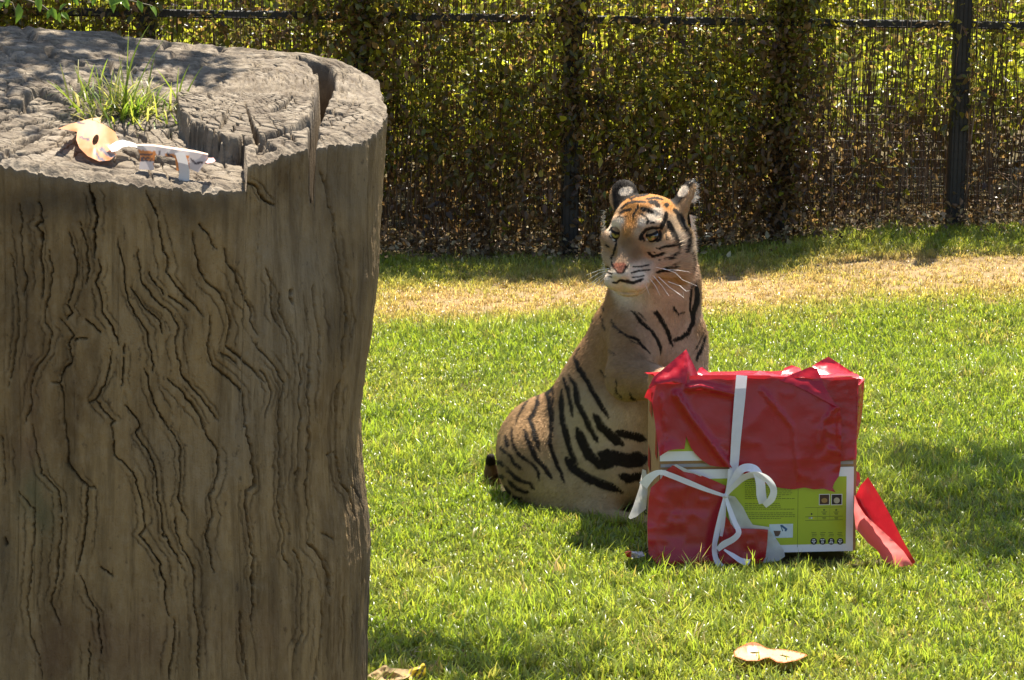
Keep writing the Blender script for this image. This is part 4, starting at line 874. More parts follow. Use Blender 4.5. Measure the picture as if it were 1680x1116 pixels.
# ------------------------------------------------------------------ sheets of paper: constrained triangulation of a traced outline
def sheet(outline, mapper, step=6., crumple=.0, seed=0, holes=(), fold=None, cfreq=.035):
    """outline [(px, py, lift)]; mapper(px, py, lift) -> 3D points. Returns V, F, px, py"""
    ol = np.array(outline, float)
    pts = []; lifts = []
    for i in range(len(ol)):
        a = ol[i]; b = ol[(i+1) % len(ol)]; n = max(1, int(np.hypot(*(b-a)[:2])/step))
        for j in range(n): pts.append(tuple(a[:2]+(b-a)[:2]*j/n)); lifts.append(a[2]+(b[2]-a[2])*j/n)
    nb = len(pts); ed = [(i, (i+1) % nb) for i in range(nb)]
    for hpoly in holes:
        k = len(pts); pts += [tuple(q) for q in hpoly]; ed += [(k+i, k+(i+1) % len(hpoly)) for i in range(len(hpoly))]
    rs = np.random.default_rng(seed+100); x0, y0 = ol[:, :2].min(0); x1, y1 = ol[:, :2].max(0)
    gx_, gy_ = np.meshgrid(np.arange(x0, x1, step), np.arange(y0, y1, step)); gx_ = gx_.ravel()+rs.uniform(-.3, .3, gx_.size)*step; gy_ = gy_.ravel()+rs.uniform(-.3, .3, gy_.size)*step
    ins = inpoly(gx_, gy_, [tuple(q) for q in ol[:, :2]])
    for hpoly in holes: ins &= ~inpoly(gx_, gy_, hpoly)
    bp = np.array(pts); gx_, gy_ = gx_[ins], gy_[ins]
    if len(gx_):
        ok = np.sqrt(((gx_[:, None]-bp[None, :, 0])**2+(gy_[:, None]-bp[None, :, 1])**2)).min(1) > step*.45; gx_, gy_ = gx_[ok], gy_[ok]
    allp = [Vector(q) for q in pts]+[Vector(q) for q in zip(gx_, gy_)]
    v, e, f, ov, oe, of = delaunay_2d_cdt(allp, ed, [], 1, 1e-4)
    v = np.array([tuple(q) for q in v]); f = np.array([q for q in f if len(q) == 3])
    cen = v[f].mean(1); kp = inpoly(cen[:, 0], cen[:, 1], [tuple(q) for q in ol[:, :2]])
    for hpoly in holes: kp &= ~inpoly(cen[:, 0], cen[:, 1], hpoly)
    f = f[kp]
    L = np.array(lifts); wgt = 1/(((v[:, None, 0]-bp[None, :nb, 0])**2+(v[:, None, 1]-bp[None, :nb, 1])**2)+1.)**1.5
    lf = (wgt*L[None]).sum(1)/wgt.sum(1)
    if crumple:
        q = np.stack([v[:, 0]*cfreq, v[:, 1]*cfreq, v[:, 0]*0+seed*3.7], -1); rg_ = 1-2*np.abs(vn(q, seed)); lf = lf+crumple*(rg_*.7+.5*(1-2*np.abs(vn(q*2.6, seed+1))))
    if fold is not None: lf = lf+fold(v[:, 0], v[:, 1])
    return mapper(v[:, 0], v[:, 1], lf), f, v[:, 0], v[:, 1]
def paper(name, c, tr=.3, rough=.35, spec=.5, gain=1.3):
    m = M(name); n = m.noise(18, 4, m.coord()); cc = m.mix(n, tuple(v*.82 for v in c), tuple(min(1, v*1.12) for v in c)); m.base(cc, rough, spec)
    m.bump(m.noise(60, 3, m.coord()), .12, .004); m.transl(m.mix(1., cc, (gain, gain, gain), 'MULTIPLY'), tr); return m.m
RED = paper('red_wrapping_paper', (.42, .011, .022), .22, .27, .55, 1.7); WHT = paper('white_paper', (.60, .59, .57), .25, .5, .3); RIB = paper('white_satin_ribbon', (.80, .80, .84), .22, .28, .5)
CARD = flat('brown_cardboard', (.34, .20, .085), .85, .15, noise=.25); LIME = flat('lime_print', (.34, .42, .008), .35, .5, noise=.05); WCARD = flat('white_carton', (.72, .72, .70), .45, .4, noise=.04); GREY = flat('grey_shade_and_ink', (.32, .31, .29), .7, .2, noise=.1)
INK = flat('black_ink', (.018, .018, .014), .5, .3); GINK = flat('grey_green_ink', (.10, .13, .02), .5, .3); WINK = flat('white_ink', (.75, .75, .74), .5, .3); PIC = flat('pale_blue_picture', (.52, .60, .62), .4, .4, noise=.2)
pr = thing('wrapped_present', 'big carton half wrapped in torn red paper with white ribbon on the lawn', 'present', (0, 0, 0)); pr.matrix_world = BM
def bsh(name, ol, mat, parent=pr, **kw):
    V, F, a, b = sheet(ol, BX, **kw); return link(name, mesh_np(name, V, F, mat), parent)
def cuboid(x0, x1, y0, y1, z0, z1):
    V = [(x, y, z) for x in (x0, x1) for y in (y0, y1) for z in (z0, z1)]; return np.array(V), np.array([(0, 1, 3, 2), (4, 6, 7, 5), (0, 4, 5, 1), (2, 3, 7, 6), (0, 2, 6, 4), (1, 5, 7, 3)])
V, F = cuboid(0, BW, .002, BDEP, 0, BH-.004); cartn = link('carton', mesh_np('carton', V, F, CARD, smooth=False), pr)
def slab(name, px0, py0, px1, py1, off, th, mat, parent=pr):
    a = BX(px0, py1, off); b = BX(px1, py0, off); V, F = cuboid(a[0], b[0], -off, -off+th, a[2], b[2]); return link(name, mesh_np(name, V, F, mat, smooth=False), parent)
zb = float(BX(1300, 911)[2])
low = slab('lower_front_panel', 1083, 766, 1401, 911, .006, .0055, WCARD); up = slab('upper_front_panel', 1083, 619, 1404, 757, .0045, .004, WCARD); slab('recess', 1084, 756.5, 1400, 767, .001, .002, GREY)  # recess strip is grey: the shadow in the gap put into its colour
slab('green_print', 1092, 781.5, 1389, 898.5, .0066, .0005, LIME, low); slab('green_print', 1090, 621, 1392, 741, .0051, .0005, LIME, up)
slab('fold_line', 1308.7, 782, 1309.4, 898, .0070, .0003, GINK, low)
for (a, b, c, d, m1, m2) in ((1344.5, 811.5, 1360.5, 828, (.07, .035, .02), (.34, .20, .06)), (1364.5, 811.5, 1381, 828, (.03, .025, .02), (.42, .40, .26))):
    fr_ = slab('photo_frame', a-.9, b-.9, c+.9, d+.9, .0070, .0003, WINK, low); slab('photo', a, b, c, d, .0074, .0003, flat('photo_dark', m1), fr_)
    V, F, _, _ = sheet([((a+c)/2+5*math.cos(t), (b+d)/2+1.5+5*math.sin(t)*(.8 if m1[0] > .05 else 1), .0078) for t in np.linspace(0, 6.28, 15)[:-1]], BX, 3); link('photo_subject', mesh_np('photo_subject', V, F, flat('photo_subject', m2, noise=.5)), fr_)
for (a, b, c, d) in ((1321, 832, 1383, 832.7), (1321, 847.2, 1383, 847.8), (1321, 853.2, 1383, 853.8), (1341.4, 833, 1341.9, 853), (1361.1, 833, 1361.6, 853)): slab('table_line', a, b, c, d, .0070, .0003, GINK, low)
pc = slab('picture', 1262, 859.5, 1301, 883, .0070, .0003, PIC, low)
V, F, _, _ = sheet([(1269, 871, .0075), (1281, 871, .0075), (1280, 876, .0075), (1277, 880, .0075), (1272, 880, .0075)], BX, 3); link('picture_pot', mesh_np('picture_pot', V, F, flat('pot_brown', (.12, .07, .05))), pc)
V, F, _, _ = sheet([(1280, 862, .0075), (1283, 861, .0075), (1292, 868, .0075), (1290, 872, .0075), (1287, 871.5, .0075), (1288, 869, .0075), (1282, 864.5, .0075), (1285, 871, .0075), (1283.5, 872, .0075)], BX, 2); link('picture_clip', mesh_np('picture_clip', V, F, flat('clip_blue', (.04, .10, .20))), pc)
rw = np.random.default_rng(4); V = []; Fq = []
def word(px, py, w_, h_w, off=.0072):
    a = BX(px, py+h_w, off); b = BX(px+w_, py, off); k = len(V); V.extend([(a[0], -off, a[2]), (b[0], -off, a[2]), (b[0], -off, b[2]), (a[0], -off, b[2])]); Fq.append((k, k+1, k+2, k+3))
for r_ in range(22):
    py = 783.5+r_*3.1+(1.8 if r_ > 11 else 0); x_ = 1222; xe = rw.choice([1280, 1296, 1299, 1303])
    if r_ in (12, 17): continue
    while x_ < xe:
        L_ = rw.uniform(1.5, 6.5); word(x_, py, min(L_, xe-x_+1), 1.1); x_ += L_+1.1
for (xx, yy) in ((1352, 835.5), (1372, 835.5)): word(xx-1.5, yy, 3, 2.6); word(xx-5, yy+4, 10, 1)
for (xx, yy) in ((1352, 841.5), (1372, 841.5), (1352, 849), (1372, 849)): word(xx-3, yy, 6, 1.2); word(xx-2, yy+2, 5, .9)
for xx in (1335.2, 1349.5, 1363.8, 1378.4):
    for q in range(3): word(xx-5+rw.uniform(0, 2), 873.5+q*2.7, rw.uniform(6, 9), 1.1)
link('printed_text', mesh_np('printed_text', np.array(V), np.array(Fq), GINK, smooth=False), low, kind='stuff')
for (xx, yy, mt) in ((1331.5, 843.5, INK), (1328, 850, GREY), (1331.5, 850, PIC), (1335, 850, flat('yellow_ink', (.6, .5, .03)))):
    V, F, _, _ = sheet([(xx+1.5*math.cos(t), yy+1.5*math.sin(t), .0072) for t in np.linspace(0, 6.28, 11)[:-1]], BX, 3); link('ink_dot', mesh_np('ink_dot', V, F, mt), low)
for i, xx in enumerate((1335.2, 1349.5, 1363.8, 1378.4)):
    V, F, _, _ = sheet([(xx+5.5*math.cos(t), 888.3+5.5*math.sin(t), .0072) for t in np.linspace(0, 6.28, 25)[:-1]], BX, 4); bd = link('round_badge', mesh_np('round_badge', V, F, INK), low)
    V = []; Fq = []
    for q in range(3):
        w2 = (4.2, 6.6, 3.4)[(q+i) % 3]; word(xx-w2/2, 884.8+q*2.6, w2*.45, 1.5, .0077); word(xx+.3, 884.8+q*2.6, w2*.42, 1.5, .0077)
    link('badge_lettering', mesh_np('badge_lettering', np.array(V), np.array(Fq), WINK, smooth=False), bd)
# wrapping paper ------------------------------------------------
ridge = [(1110, 648), (1132, 682), (1155, 712), (1180, 745), (1198, 768)]
def crease(x, y):
    d, t = polydist(x, y, ridge); r2, t2 = polydist(x, y, [(1130, 637), (1150, 634), (1180, 641), (1206, 647)])
    return .022*np.exp(-(d/5.5)**2)*(1-.4*t)+.016*np.exp(-(r2/5)**2)+.010*np.exp(-(polydist(x, y, [(1381, 668), (1378, 700), (1380, 740)])[0]/6)**2)+.004*np.exp(-((x-1385)/35)**2)*vn(np.stack([x*.05, y*.12+x*.04, x*0], -1), 9)+.006*np.exp(-(polydist(x, y, [(1372, 668), (1352, 690), (1345, 730)])[0]/3)**2)+.006*np.exp(-(polydist(x, y, [(1381, 715), (1360, 712)])[0]/2.5)**2)+.006*np.exp(-(polydist(x, y, [(1380, 745), (1362, 738)])[0]/2.5)**2)+.005*np.exp(-(polydist(x, y, [(1250, 640), (1300, 700), (1310, 780)])[0]/3)**2)+.005*np.exp(-(polydist(x, y, [(1085, 650), (1092, 700), (1090, 742)])[0]/3)**2)
main = [(1069, 636, .012), (1085, 623, .014), (1105, 621, .02), (1130, 617, .012), (1150, 615.5, .010), (1208, 615.5, .010), (1262, 616, .010), (1300, 628, .012), (1330, 640, .014), (1352, 652, .018), (1366, 660, .022), (1378, 668, .022), (1381, 690, .020), (1380, 730, .018), (1379, 766, .016), (1376, 782, .016), (1369, 792, .018), (1366, 800, .02), (1371, 808, .024), (1352, 802, .018), (1335, 803, .016), (1320, 800, .014), (1303, 803, .014), (1282, 801, .014), (1262, 796, .014), (1240, 786, .014), (1214, 774, .014), (1199, 767, .014), (1180, 766, .014), (1165, 764, .014), (1150, 754, .014), (1140, 744, .014), (1133, 734, .014), (1126, 716, .014), (1123, 737, .016), (1111, 737, .020), (1098, 739, .022), (1088, 745, .020), (1082, 749, .016), (1079, 730, .012), (1074, 690, .012), (1069, 660, .012)]
bsh('torn_red_wrapping', main, RED, step=4, crumple=.0026, seed=3, fold=crease, cfreq=.014)
bsh('torn_red_wrapping', [(1255, 617, .009), (1340, 620, .010), (1370, 619, .014), (1395, 618, .012), (1408, 622, .010), (1407, 690, .010), (1405, 720, .012), (1406, 745, .014), (1404, 754, .016), (1390, 755, .014), (1372, 759, .010), (1350, 760, .009), (1300, 700, .009)], RED, step=5, crumple=.0025, seed=5)
bsh('torn_red_wrapping', [(1404, 620, .011), (1412, 621, -.03), (1418, 626, -.09), (1416, 660, -.09), (1413, 690, -.08), (1407, 720, -.01), (1404, 724, .010), (1405, 690, .011), (1406, 650, .011)], RED, step=4, crumple=.003, seed=55)
# red paper over the top of the carton
def TOPM(px, py, lf): return BX(px, py, lf)
V = []; n1, n2 = 50, 9
for i in range(n1+1):
    for j in range(n2+1):
        X = -.012+(BW+.016)*i/n1; Y = -.012+(BDEP+.02)*j/n2; V.append((X, Y, BH+.002+.006*float(vn(np.array([[X*22, Y*22, 0.]]), 5)[0])-.01*(j in (0, n2))))
V = np.array(V); Fq = np.array([(i*(n2+1)+j, (i+1)*(n2+1)+j, (i+1)*(n2+1)+j+1, i*(n2+1)+j+1) for i in range(n1) for j in range(n2)])
link('top_wrapping', mesh_np('top_wrapping', V, Fq, RED), pr)
# raised torn flaps along the top edge
bsh('paper_flap', [(1064, 636, .016), (1072, 619, .012), (1098, 597, .0), (1126, 573, -.02), (1128, 600, .012), (1126, 630, .03), (1105, 626, .028), (1088, 628, .026)], RED, step=4, crumple=.004, seed=7)
bsh('paper_flap', [(1126, 573, -.02), (1137, 596, -.015), (1147, 618, -.01), (1138, 628, .01), (1127, 628, .018), (1123, 600, .014)], RED, step=4, crumple=.003, seed=8)
bsh('paper_flap', [(1141, 618, -.01), (1147, 604, -.03), (1152, 602, -.05), (1160, 609, -.05), (1170, 617, -.03), (1155, 619, -.0)], RED, step=3, crumple=.003, seed=9)
bsh('paper_flap', [(1278, 624, .016), (1302, 613, .005), (1329, 602, -.01), (1341, 605, -.005), (1346, 618, .010), (1352, 633, .020), (1366, 656, .030), (1373, 668, .034), (1352, 657, .030), (1322, 641, .024), (1298, 630, .02)], RED, step=4, crumple=.003, seed=10)
bsh('paper_flap', [(1332, 601, -.06), (1346, 592, -.075), (1359, 585, -.09), (1376, 596, -.09), (1400, 612, -.07), (1419, 622, -.05), (1410, 632, .0), (1380, 626, -.005), (1345, 622, -.01)], RED, step=4, crumple=.005, seed=11)
bsh('paper_flap', [(1280, 618, -.03), (1287, 604, -.06), (1299, 599, -.08), (1313, 604, -.08), (1318, 616, -.03)], RED, step=4, crumple=.004, seed=12)
bsh('paper_flap', [(1232, 617, -.02), (1247, 608, -.05), (1264, 614, -.04), (1290, 622, .0), (1262, 620, .004)], RED, step=4, crumple=.003, seed=13)
bsh('paper_flap', [(1057, 652, .0), (1062, 640, .014), (1070, 630, .018), (1072, 646, .018), (1068, 660, .016), (1063, 655, .01)], RED, step=3, crumple=.004, seed=14)
# lower left wrapping, its white inner side and the scrap to the right of the ribbon
bsh('torn_red_wrapping', [(1068, 800, .012), (1086, 784, .016), (1090, 774, .018), (1106, 762, .02), (1130, 773, .02), (1153, 781, .02), (1175, 790, .018), (1191, 797, .018), (1188, 820, .018), (1180, 860, .018), (1175, 900, .02), (1176, 930, .03), (1140, 936, .03), (1100, 934, .025), (1078, 926, .018), (1064, 908, .014), (1062, 860, .012), (1064, 820, .012)], RED, step=4, crumple=.0042, seed=15, cfreq=.018)
bsh('white_paper_edge', [(1104, 763, .024), (1110, 762, .024), (1135, 774, .026), (1152, 780, .026), (1150, 782, .026), (1138, 777, .026), (1122, 774, .025)], WHT, step=4)
bsh('white_inner_paper', [(1192, 812, .018), (1206, 815, .022), (1219, 832, .024), (1228, 850, .024), (1235, 861, .022), (1262, 865, .022), (1262, 872, .020), (1230, 880, .018), (1206, 882, .018), (1196, 850, .016)], WHT, step=5, crumple=.006, seed=17)
bsh('torn_red_wrapping', [(1190, 845, .018), (1205, 868, .024), (1215, 867, .028), (1245, 868, .03), (1260, 869, .03), (1259, 890, .03), (1256, 914, .03), (1246, 930, .03), (1215, 936, .03), (1182, 934, .024), (1178, 900, .018), (1184, 860, .016)], RED, step=4, crumple=.004, seed=18, cfreq=.02)
bsh('white_inner_paper', [(1256, 872, .022), (1264, 872, .022), (1276, 888, .024), (1286, 903, .026), (1288, 913, .024), (1278, 920, .022), (1252, 926, .022), (1250, 900, .022)], WHT, step=4, crumple=.004, seed=19)
bsh('white_inner_paper', [(1060, 772, -.10), (1063, 800, -.10), (1060, 835, -.12), (1044, 848, -.13), (1034, 852, -.14), (1031, 849, -.14), (1039, 830, -.14), (1049, 800, -.13), (1054, 770, -.11)], WHT, step=4, crumple=.004, seed=20)
bsh('red_scrap', [(1401, 770, -.02), (1410, 776, -.03), (1412, 790, -.03), (1407, 799, -.02), (1400, 796, -.01)], RED, step=4, crumple=.003, seed=21)
# torn strips of red left on the cardboard side
V = []; Fq = []
for (z0, z1, y0, y1) in ((.30, .40, .02, .05), (.43, .50, .10, .14), (.16, .23, .04, .06), (.02, .12, .08, .15), (.25, .34, .12, .155)):
    k = len(V); V += [(-.003, y0, z0), (-.003, y1, z0+.02), (-.003, y1-.008, z1), (-.003, y0+.006, z1-.03)]; Fq.append((k, k+1, k+2, k+3))
for k in range(0, len(V), 4): link('red_paper_strip', mesh_np('red_paper_strip', np.array(V[k:k+4]), np.array([(0, 1, 2, 3)]), RED, smooth=False), pr)
# ribbon
def ribbon(name, path, width, parent, twist=0., sub=5):
    pt = np.array(path, float); n = len(pt)
    if n > 2:
        P_ = np.vstack([2*pt[0]-pt[1], pt, 2*pt[-1]-pt[-2]]); out = []; ws = []
        wv_ = np.interp(np.linspace(0, 1, (n-1)*sub+1), np.linspace(0, 1, len(width)), width)
        for i in range(n-1):
            for j in range(sub):
                t = j/sub; a, b, c, d = P_[i:i+4]; out.append(.5*((2*b)+(c-a)*t+(2*a-5*b+4*c-d)*t*t+(3*b-a-3*c+d)*t**3))
        out.append(pt[-1]); pt = np.array(out)
    else: wv_ = np.interp(np.linspace(0, 1, n), np.linspace(0, 1, len(width)), width)
    tg_ = np.gradient(pt[:, :2], axis=0); tg_ /= np.linalg.norm(tg_, axis=1)[:, None]+1e-9; nr = np.stack([-tg_[:, 1], tg_[:, 0]], -1)
    tw_ = np.linspace(0, 1, len(pt)); dz = .009*np.sin(twist*tw_*6.28)
    a = pt[:, :2]+nr*wv_[:, None]/2; b = pt[:, :2]-nr*wv_[:, None]/2
    VA = BX(a[:, 0], a[:, 1], pt[:, 2]+dz); VB = BX(b[:, 0], b[:, 1], pt[:, 2]-dz); k = len(pt)
    V = np.concatenate([VA, VB]); F = np.array([(i, i+1, k+i+1, k+i) for i in range(k-1)]); return link(name, mesh_np(name, V, F, RIB), parent)
rb_ = link('ribbon', None, pr); rb_.empty_display_size = .05
ribbon('ribbon_band', [(1217, 616, .022), (1213, 660, .026), (1208, 715, .028), (1204, 768, .026), (1198, 800, .028), (1191, 814, .03)], [18, 18, 16, 14, 9, 5], rb_)
ribbon('ribbon_band', [(1055, 797, .004), (1066, 784, .018), (1082, 775, .026), (1100, 780, .028), (1130, 792, .03), (1160, 804, .03), (1190, 814, .032)], [16, 14, 8, 9, 9, 7, 5], rb_)
ribbon('bow_loop', [(1190, 814, .034), (1203, 790, .05), (1213, 773, .065), (1226, 767, .075), (1240, 772, .085), (1247, 790, .09), (1249, 812, .085), (1252, 826, .08)], [5, 11, 13, 13, 14, 15, 16, 14], rb_, .5)
ribbon('bow_loop', [(1190, 814, .036), (1206, 796, .055), (1222, 783, .075), (1240, 779, .095), (1258, 786, .11), (1269, 802, .115), (1266, 818, .11), (1254, 830, .10)], [4, 9, 10, 10, 11, 11, 12, 9], rb_, -.6)
ribbon('bow_loop', [(1192, 812, .034), (1197, 790, .04), (1198, 770, .04)], [5, 8, 7], rb_)
ribbon('ribbon_tail', [(1189, 816, .036), (1183, 845, .045), (1176, 875, .05), (1172, 900, .055), (1176, 920, .06), (1188, 933, .065), (1203, 937, .06), (1218, 930, .05)], [5, 9, 9, 8, 9, 10, 10, 6], rb_, .4)
ribbon('ribbon_tail', [(1191, 816, .038), (1198, 838, .05), (1206, 858, .06), (1212, 873, .065), (1204, 884, .075), (1188, 893, .08), (1177, 902, .075)], [5, 8, 8, 9, 10, 11, 8], rb_, .5)
ribbon('ribbon_tail', [(1188, 902, .07), (1202, 911, .07), (1216, 920, .07), (1230, 924, .06)], [3, 7, 9, 12], rb_, .3)
ribbon('ribbon_tail', [(1189, 816, .035), (1188, 840, .04), (1186, 862, .04), (1183, 880, .04)], [5, 6, 6, 5], rb_, .2)
V, F, _, _ = sheet([(1190+5*math.cos(t), 814+4.5*math.sin(t), .032+.008*math.sin(3*t)) for t in np.linspace(0, 6.28, 13)[:-1]], BX, 2, fold=lambda x, y: .02*np.exp(-((x-1190)**2+(y-814)**2)/12)); link('knot', mesh_np('knot', V, F, RIB), rb_)

# ------------------------------------------------------------------ curled sheet of red paper fallen beside the carton
fp = thing('fallen_paper', 'curled sheet of torn red wrapping paper fallen beside the carton', 'paper', tuple(PG(1450, 925)))
RTIS = paper('red_tissue', (.42, .016, .024), .22, .35, .45, 1.5)
def FPM(px, py, lf):
    v_ = P(px, py, lf); v_[:, 2] = np.maximum(v_[:, 2], .014); return local(fp, v_)
V, F, a, b = sheet([(1424, 783, 9.53), (1432, 795, 9.52), (1446, 818, 9.51), (1462, 848, 9.50), (1478, 880, 9.49), (1490, 902, 9.48), (1502, 922, 9.46), (1497, 930, 9.46), (1480, 922, 9.5), (1455, 904, 9.54), (1425, 882, 9.56), (1405, 858, 9.56), (1403, 815, 9.56), (1412, 796, 9.55)], FPM, 4, .004, 61, fold=lambda x, y: .07*np.exp(-(polydist(x, y, [(1410, 815), (1440, 860), (1480, 915)])[0]/16)**2))
link('back_sheet', mesh_np('back_sheet', V, F, RTIS), fp)
V, F, a, b = sheet([(1402, 812, 9.50), (1408, 828, 9.485), (1420, 846, 9.475), (1440, 864, 9.465), (1462, 884, 9.455), (1482, 904, 9.45), (1497, 926, 9.45), (1486, 929, 9.44), (1470, 931, 9.45), (1452, 922, 9.47), (1438, 902, 9.485), (1424, 891, 9.49), (1404, 868, 9.50), (1401, 840, 9.505)], FPM, 4, .005, 62)
link('front_sheet', mesh_np('front_sheet', V, F, paper('backlit_red_tissue', (.62, .16, .15), .55, .4, .4, 1.5)), fp)  # same red paper; light shining through it is painted in as a paler red

# ------------------------------------------------------------------ paper masks and scraps
pm_ = M('printed_paper'); v = pm_.attr('col', out=0); nn = pm_.noise(40, 3, pm_.coord()); cc = pm_.mix(pm_.math('MULTIPLY', nn, .10), v, (.5, .3, .2)); pm_.base(cc, .45, .4); pm_.transl(cc, .2); PRT = pm_.m
ORG = np.array((.60, .22, .07)); PALE = np.array((.60, .36, .20)); DRK = np.array((.05, .045, .06))
def mcrop(pts, ox, oy, s, l): return [(ox+a/s, oy+b/s, (l if not callable(l) else l(a, b))) for a, b in pts]
mk = thing('paper_mask', 'orange paper cat mask with an eye hole lying on the tree stump', 'mask', tuple(ST(150, 225)))
ol = mcrop([(90, 238), (200, 195), (330, 160), (400, 140), (500, 130), (490, 180), (560, 220), (630, 270), (660, 340), (650, 380), (590, 420), (645, 485), (580, 540), (480, 550), (370, 500), (290, 420), (260, 340), (270, 270), (180, 250)], 80, 170, 5.793, lambda a, b: .022+.02*(a < 200)+.015*math.sin(a*.01))
hole = [(80+(445+32*math.cos(t)*.8-18*math.sin(t))/5.793, 170+(345+50*math.sin(t)+10*math.cos(t))/5.793) for t in np.linspace(0, 6.28, 15)[:-1]]
V, F, a, b = sheet(ol, ST, 2.5, .002, 31, [hole]); ca = (a-80)*5.793; cbb = (b-170)*5.793
C = ORG[None]*.0+np.array((.50, .19, .06)); w1 = sm(np.hypot(ca-400, cbb-210), 190, 60)[:, None]; C = C*(1-w1)+PALE*w1
for pl_, ww in (([(500, 430), (560, 480), (620, 500)], 18), ([(450, 470), (480, 520), (520, 540)], 16), ([(300, 320), (380, 345)], 9), ([(280, 180), (340, 190)], 10)):
    d, _ = polydist(ca, cbb, pl_); C = np.where((d < ww)[:, None], DRK*1.5, C)
link('mask_sheet', mesh_np('mask_sheet', local(mk, V), F, PRT, cols=C), mk)
V, F, a, b = sheet(mcrop([(560, 410), (640, 360), (700, 345), (800, 370), (850, 395), (850, 420), (760, 405), (700, 415), (650, 450), (600, 460)], 80, 170, 5.793, .03), ST, 2.5, .001, 32); link('white_band', mesh_np('white_band', local(mk, V), F, WHT), mk)
m2 = thing('folded_mask', 'folded orange and white striped paper mask standing on edge on the stump', 'mask', tuple(ST(300, 275)))
def up_(px, py, lf):
    ca_ = (np.asarray(px)-80)*5.793; ty = 170+(398+(ca_-835)*.132)/5.793; Yt_ = ST(px, ty, .058)[..., 1]; return P(px, py, Yt_-.02*lf*0-.004*np.sin(ca_*.02)-np.asarray(lf)*.0)
V, F, a, b = sheet(mcrop([(835, 398), (1000, 405), (1220, 440), (1400, 465), (1515, 488), (1500, 540), (1420, 655), (1345, 622), (1215, 640), (1200, 520), (1110, 500), (1010, 490), (995, 632), (858, 625), (870, 500)], 80, 170, 5.793, lambda a, b: .050-.00012*(b-400)), up_, 2.5, .002, 33)
ca = (a-80)*5.793; cbb = (b-170)*5.793; top_ = 398+(ca-835)*.132
C = np.where((cbb < top_+38)[:, None], np.array((.66, .60, .56)), np.array((.55, .20, .05))); C = np.where(((cbb > 555) & (ca < 1000) | (ca > 1330) | ((ca > 1020) & (ca < 1110)))[:, None], np.array((.58, .52, .50)), C)
for pl_ in ([(870, 480), (980, 490)], [(880, 520), (980, 520)], [(880, 545), (975, 548)], [(1130, 480), (1190, 520)], [(1340, 520), (1390, 560)], [(1390, 570), (1460, 560)], [(1060, 460), (1040, 500)]):
    d, _ = polydist(ca, cbb, pl_); C = np.where((d < 8)[:, None], DRK, C)
link('mask_sheet', mesh_np('mask_sheet', local(m2, V), F, PRT, cols=C), m2)
V, F, a, b = sheet(mcrop([(835, 398), (1000, 405), (1220, 440), (1400, 465), (1515, 488), (1512, 475), (1400, 447), (1220, 418), (1000, 388), (850, 384)], 80, 170, 5.793, .058), ST, 2.5, .001, 43); link('folded_top_edge', mesh_np('folded_top_edge', local(m2, V), F, flat('pale_orange_paper', (.62, .42, .30), tr=.15)), m2)
V, F, a, b = sheet(mcrop([(1205, 465), (1255, 458), (1300, 470), (1325, 540), (1345, 640), (1340, 740), (1232, 745), (1245, 650), (1235, 560)], 80, 170, 5.793, 0.), lambda px, py, lf: up_(px, py, lf)-np.array((0, .012, 0)), 2.5, 0, 34); link('white_tab', mesh_np('white_tab', local(m2, V), F, WHT), m2)
V, F, a, b = sheet(mcrop([(1490, 560), (1520, 520), (1565, 515), (1585, 545), (1560, 560), (1510, 570)], 80, 170, 5.793, .045), ST, 2.5, 0, 35); link('pink_tip', mesh_np('pink_tip', local(m2, V), F, flat('pink_paper', (.75, .35, .33), tr=.2)), m2)
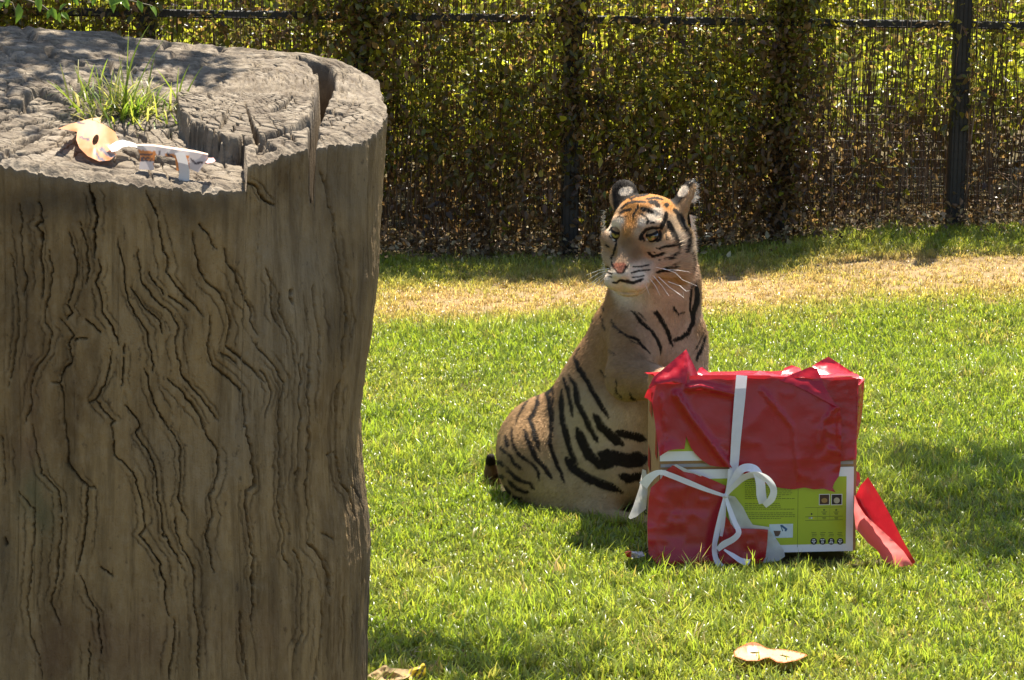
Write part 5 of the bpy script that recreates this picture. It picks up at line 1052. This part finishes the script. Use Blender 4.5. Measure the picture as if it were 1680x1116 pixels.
# mask on the lawn
gm = thing('paper_mask', 'pale orange paper eye mask lying flat on the lawn', 'mask', tuple(PG(1262, 1074)))
GR = lambda px, py, lf: P(px, py, PG(px, py)[..., 1]) if False else PG(px, py, np.asarray(lf))
def GRM(px, py, lf):
    d = ray(px, py); return CPOS+d*((np.asarray(lf)-CAMZ)/d[..., 2])[..., None]
ol = mcrop([(222, 460), (280, 405), (350, 370), (420, 335), (500, 312), (580, 325), (650, 360), (720, 400), (780, 420), (950, 420), (1150, 450), (1330, 500), (1350, 520), (1200, 590), (1000, 630), (880, 620), (770, 550), (700, 560), (600, 600), (420, 600), (230, 530)], 1180, 1020, 9.333, lambda a, b: .036+.02*math.exp(-((b-320)/60)**2))
h1 = [(1180+(545+80*math.cos(t))/9.333, 1020+(478+14*math.sin(t))/9.333) for t in np.linspace(0, 6.28, 11)[:-1]]; h2 = [(1180+(1005+85*math.cos(t))/9.333, 1020+(528+11*math.sin(t)+18*math.cos(t))/9.333) for t in np.linspace(0, 6.28, 11)[:-1]]
V, F, a, b = sheet(ol, GRM, 1.6, .002, 36, [h1, h2]); cbb = (b-1020)*9.333; C = np.where((cbb < 372)[:, None], np.array((.46, .08, .012)), np.array((.60, .36, .20))); ed_, _ = polydist(a, b, [q[:2] for q in ol]+[ol[0][:2]]); C = np.where((ed_ < 1.6)[:, None], np.array((.50, .11, .015)), C)
link('mask_sheet', mesh_np('mask_sheet', local(gm, V), F, PRT, cols=C), gm)
# scraps
sp_ = thing('paper_scrap', 'yellow paper scrap with black stripes on the grass beside the stump', 'paper', tuple(PG(685, 1100)))
V, F, a, b = sheet([(672, 1098, .04), (685, 1094, .05), (694, 1088, .06), (699, 1090, .06), (698, 1106, .03), (690, 1116, .02), (676, 1120, .02), (668, 1110, .03)], GRM, 2, .003, 37); d = (a+b*.5) % 9
link('scrap_sheet', mesh_np('scrap_sheet', local(sp_, V), F, PRT, cols=np.where((d < 3.2)[:, None], DRK, np.array((.75, .55, .03)))), sp_)
dl = thing('dry_leaf', 'curled dry tan leaf on the grass beside the stump', 'leaf', tuple(PG(640, 1105)))
V, F, a, b = sheet([(603, 1108, .03), (620, 1098, .045), (632, 1090, .06), (640, 1096, .045), (668, 1098, .04), (682, 1104, .03), (664, 1114, .03), (640, 1118, .025), (618, 1116, .03)], GRM, 2.5, .006, 38, cfreq=.08); link('leaf_blade', mesh_np('leaf_blade', local(dl, V), F, flat('dry_leaf', (.42, .29, .14), .7, .2, .3, .3)), dl)
rs_ = thing('paper_scrap', 'small crumpled red and white scrap on the grass beside the carton', 'paper', tuple(PG(1040, 912)))
V, F, a, b = sheet([(1025, 906, .05), (1032, 903, .06), (1040, 905, .06), (1054, 905, .05), (1058, 912, .04), (1045, 916, .04), (1028, 914, .03)], GRM, 1.6, .008, 39, cfreq=.12)
link('scrap_sheet', mesh_np('scrap_sheet', local(rs_, V), F, PRT, cols=np.where((a < 1036)[:, None], np.array((.55, .03, .04)), np.array((.6, .55, .58)))), rs_)
